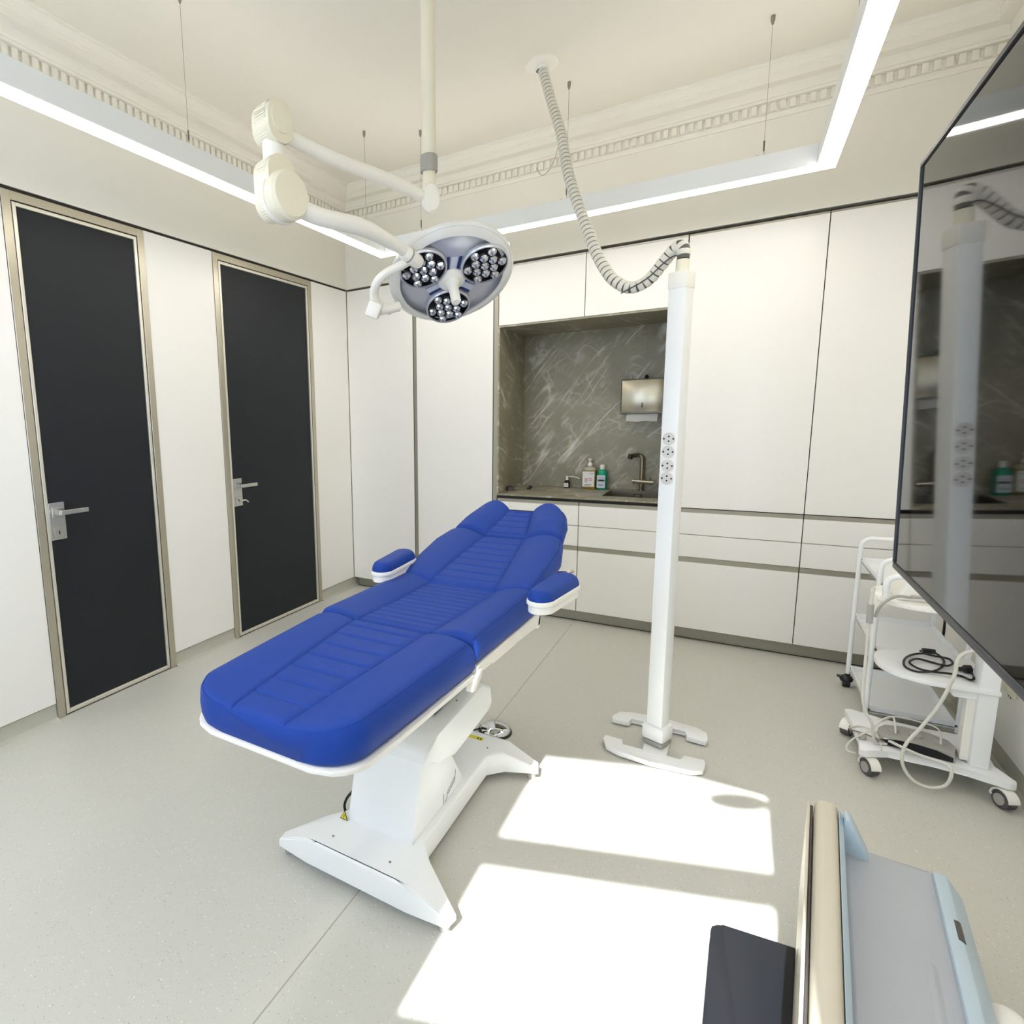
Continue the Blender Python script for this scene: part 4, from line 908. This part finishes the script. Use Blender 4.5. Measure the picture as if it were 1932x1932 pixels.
# ================================================================== FOREGROUND DEVICE (bottom right)
zt = .34                                     # top of the housing
A_ = onz(1590, 1590, zt); dth = R(-5.5)
du = Vector((math.cos(dth), math.sin(dth), 0)); dvv = Vector((-math.sin(dth), math.cos(dth), 0))
def dl_(x, y, z): d = onz(x, y, z) - A_; return Vector((A_.x + d.dot(du), A_.y + d.dot(dvv), z))
B_ = dl_(1755, 1650, zt); C_ = dl_(1783, 1662, zt); E_ = dl_(1800, 1700, zt - .04)
P0 = dl_(1535, 1514, zt + .10); P1 = dl_(1582, 1511, zt + .10)
yb = A_.y; yf = yb - .85
dev = thing('medical_console', 'grey medical console with an upright screen and black keypad under the television', 'medical device', (A_.x, A_.y, 0)); dev.rotation_euler = (0, 0, dth)
b = B(); b.prism([(A_.x, zt + .004), (B_.x, zt), (C_.x, zt - .004), (E_.x + .012, zt - .04), (E_.x + .02, zt - .15), (E_.x + .01, .12), (A_.x - .02, .12)], (0, yf, 0), X, Z, Y * (yb - yf), .012, 3); b.done('housing', 'device_grey', dev, ang=40)
b = B(); b.prism([(B_.x + .004, zt + .012), (C_.x + .004, zt + .006), (E_.x + .018, zt - .04), (E_.x + .012, zt - .045), (C_.x, zt - .004), (B_.x + .002, zt - .002)], (0, yf, 0), X, Z, Y * (yb - .006 - yf), .003, 2); b.done('side_strip', 'device_blue', dev)
q = dl_(1797, 1765, zt - .01); b = B(); b.box(q.x - .006, q.x + .016, q.y - .035, q.y + .035, q.z - .03, q.z + .018, .004, 1); b.done('vent', 'device_dark', dev)
G_ = dl_(1637, 1603, zt)
b = B(); b.prism([(A_.x - .004, zt - .02), (A_.x - .004, zt + .098), (A_.x + .008, zt + .094), (G_.x, zt + .008), (G_.x, zt - .02)], (0, yb - .05, 0), X, Z, Y * .048, .005, 2); b.done('gusset', 'device_blue', dev)
b = B(); b.prism([(P0.x + .004, .14), (P1.x - .002, .14), (P1.x, zt + .085), (P1.x - .008, zt + .10), (P0.x + .012, zt + .10), (P0.x + .002, zt + .085)], (0, yf, 0), X, Z, Y * (yb + .012 - yf), .010, 3); b.done('screen_case', 'device_cream', dev)
b = B(); b.prism([(P1.x + .0005, .14), (P1.x + .012, .14), (P1.x + .012, zt + .075), (P1.x + .0005, zt + .088)], (0, yf, 0), X, Z, Y * (yb + .006 - yf), .002, 1); b.done('screen_back', 'device_blue', dev)
b = B(); b.box(P0.x - .006, P0.x + .0005, yf, yb, .16, zt + .08, .002, 1); b.done('display', 'device_dark', dev)
b = B(); b.box(P0.x - .012, P0.x - .006, yf, yb + .006, .15, zt + .086, .002, 1); b.done('display_frame', 'device_cream', dev)
b = B(); b.prism([(P1.x + .02, zt - .13), (P1.x + .14, zt + .0035), (B_.x - .02, zt + .0035), (B_.x - .05, zt - .13)], (0, yb - .62, 0), X, Z, Y * .3, .01, 2); b.done('rear_hump', 'device_grey', dev)
zk = .20; K0 = dl_(1342, 1738, zk)
Kb = dl_(1325, 1932, zk); Kt = dl_(1505, 1788, zk); kd = (Kb - K0); Ke = K0 + kd * 2.2
kx = P0.x - .013; kty = K0.y + (Kt.y - K0.y) * (kx - K0.x) / (Kt.x - K0.x); kp = []
for k in range(9):
    t = k / 8; p1_ = K0 + kd * .12; p2_ = K0.lerp(Vector((kx, kty, zk)), .14); v = p1_ * (1 - t) ** 2 + K0 * 2 * t * (1 - t) + p2_ * t * t; kp.append((v.x, v.y))
kp += [(kx, kty), (kx, Ke.y), (Ke.x, Ke.y)]
b = B(); b.prism(kp[::-1], (0, 0, zk - .025), X, Y, Z * .025, .005, 2); b.done('keypad', 'black_satin', dev)
b = B(); b.box(P0.x - .09, P0.x + .02, K0.y - .66, K0.y - .3, .10, zk - .024, .01, 2); b.done('keypad_support', 'device_grey', dev)
b = B(); b.box(P0.x + .01, E_.x, yf, yb - .05, .06, .125, .02, 3); b.done('pedestal', 'device_grey', dev)
for cx_ in (P0.x + .05, E_.x - .05):
    for cy_ in (yb - .1, yf + .08):
        b = B(); b.cyl((cx_ - .015, cy_, .03), (cx_ + .015, cy_, .03), .03, 18); b.cyl((cx_, cy_, .03), (cx_, cy_, .062), .01, 10); b.done('caster', 'wheel_grey', dev)
q = dl_(1885, 1925, .25); b = B(); b.sphere((q.x + .01, q.y - .04, .22), .07, .75, 1.3, 1); b.done('cup_holder', 'white_plastic', dev)
b = B(); b.tube([(q.x + .01, q.y - .04, .22), (E_.x, q.y - .05, .20)], .02, 10); b.done('holder_arm', 'white_plastic', dev)
print('objects', len(bpy.data.objects))
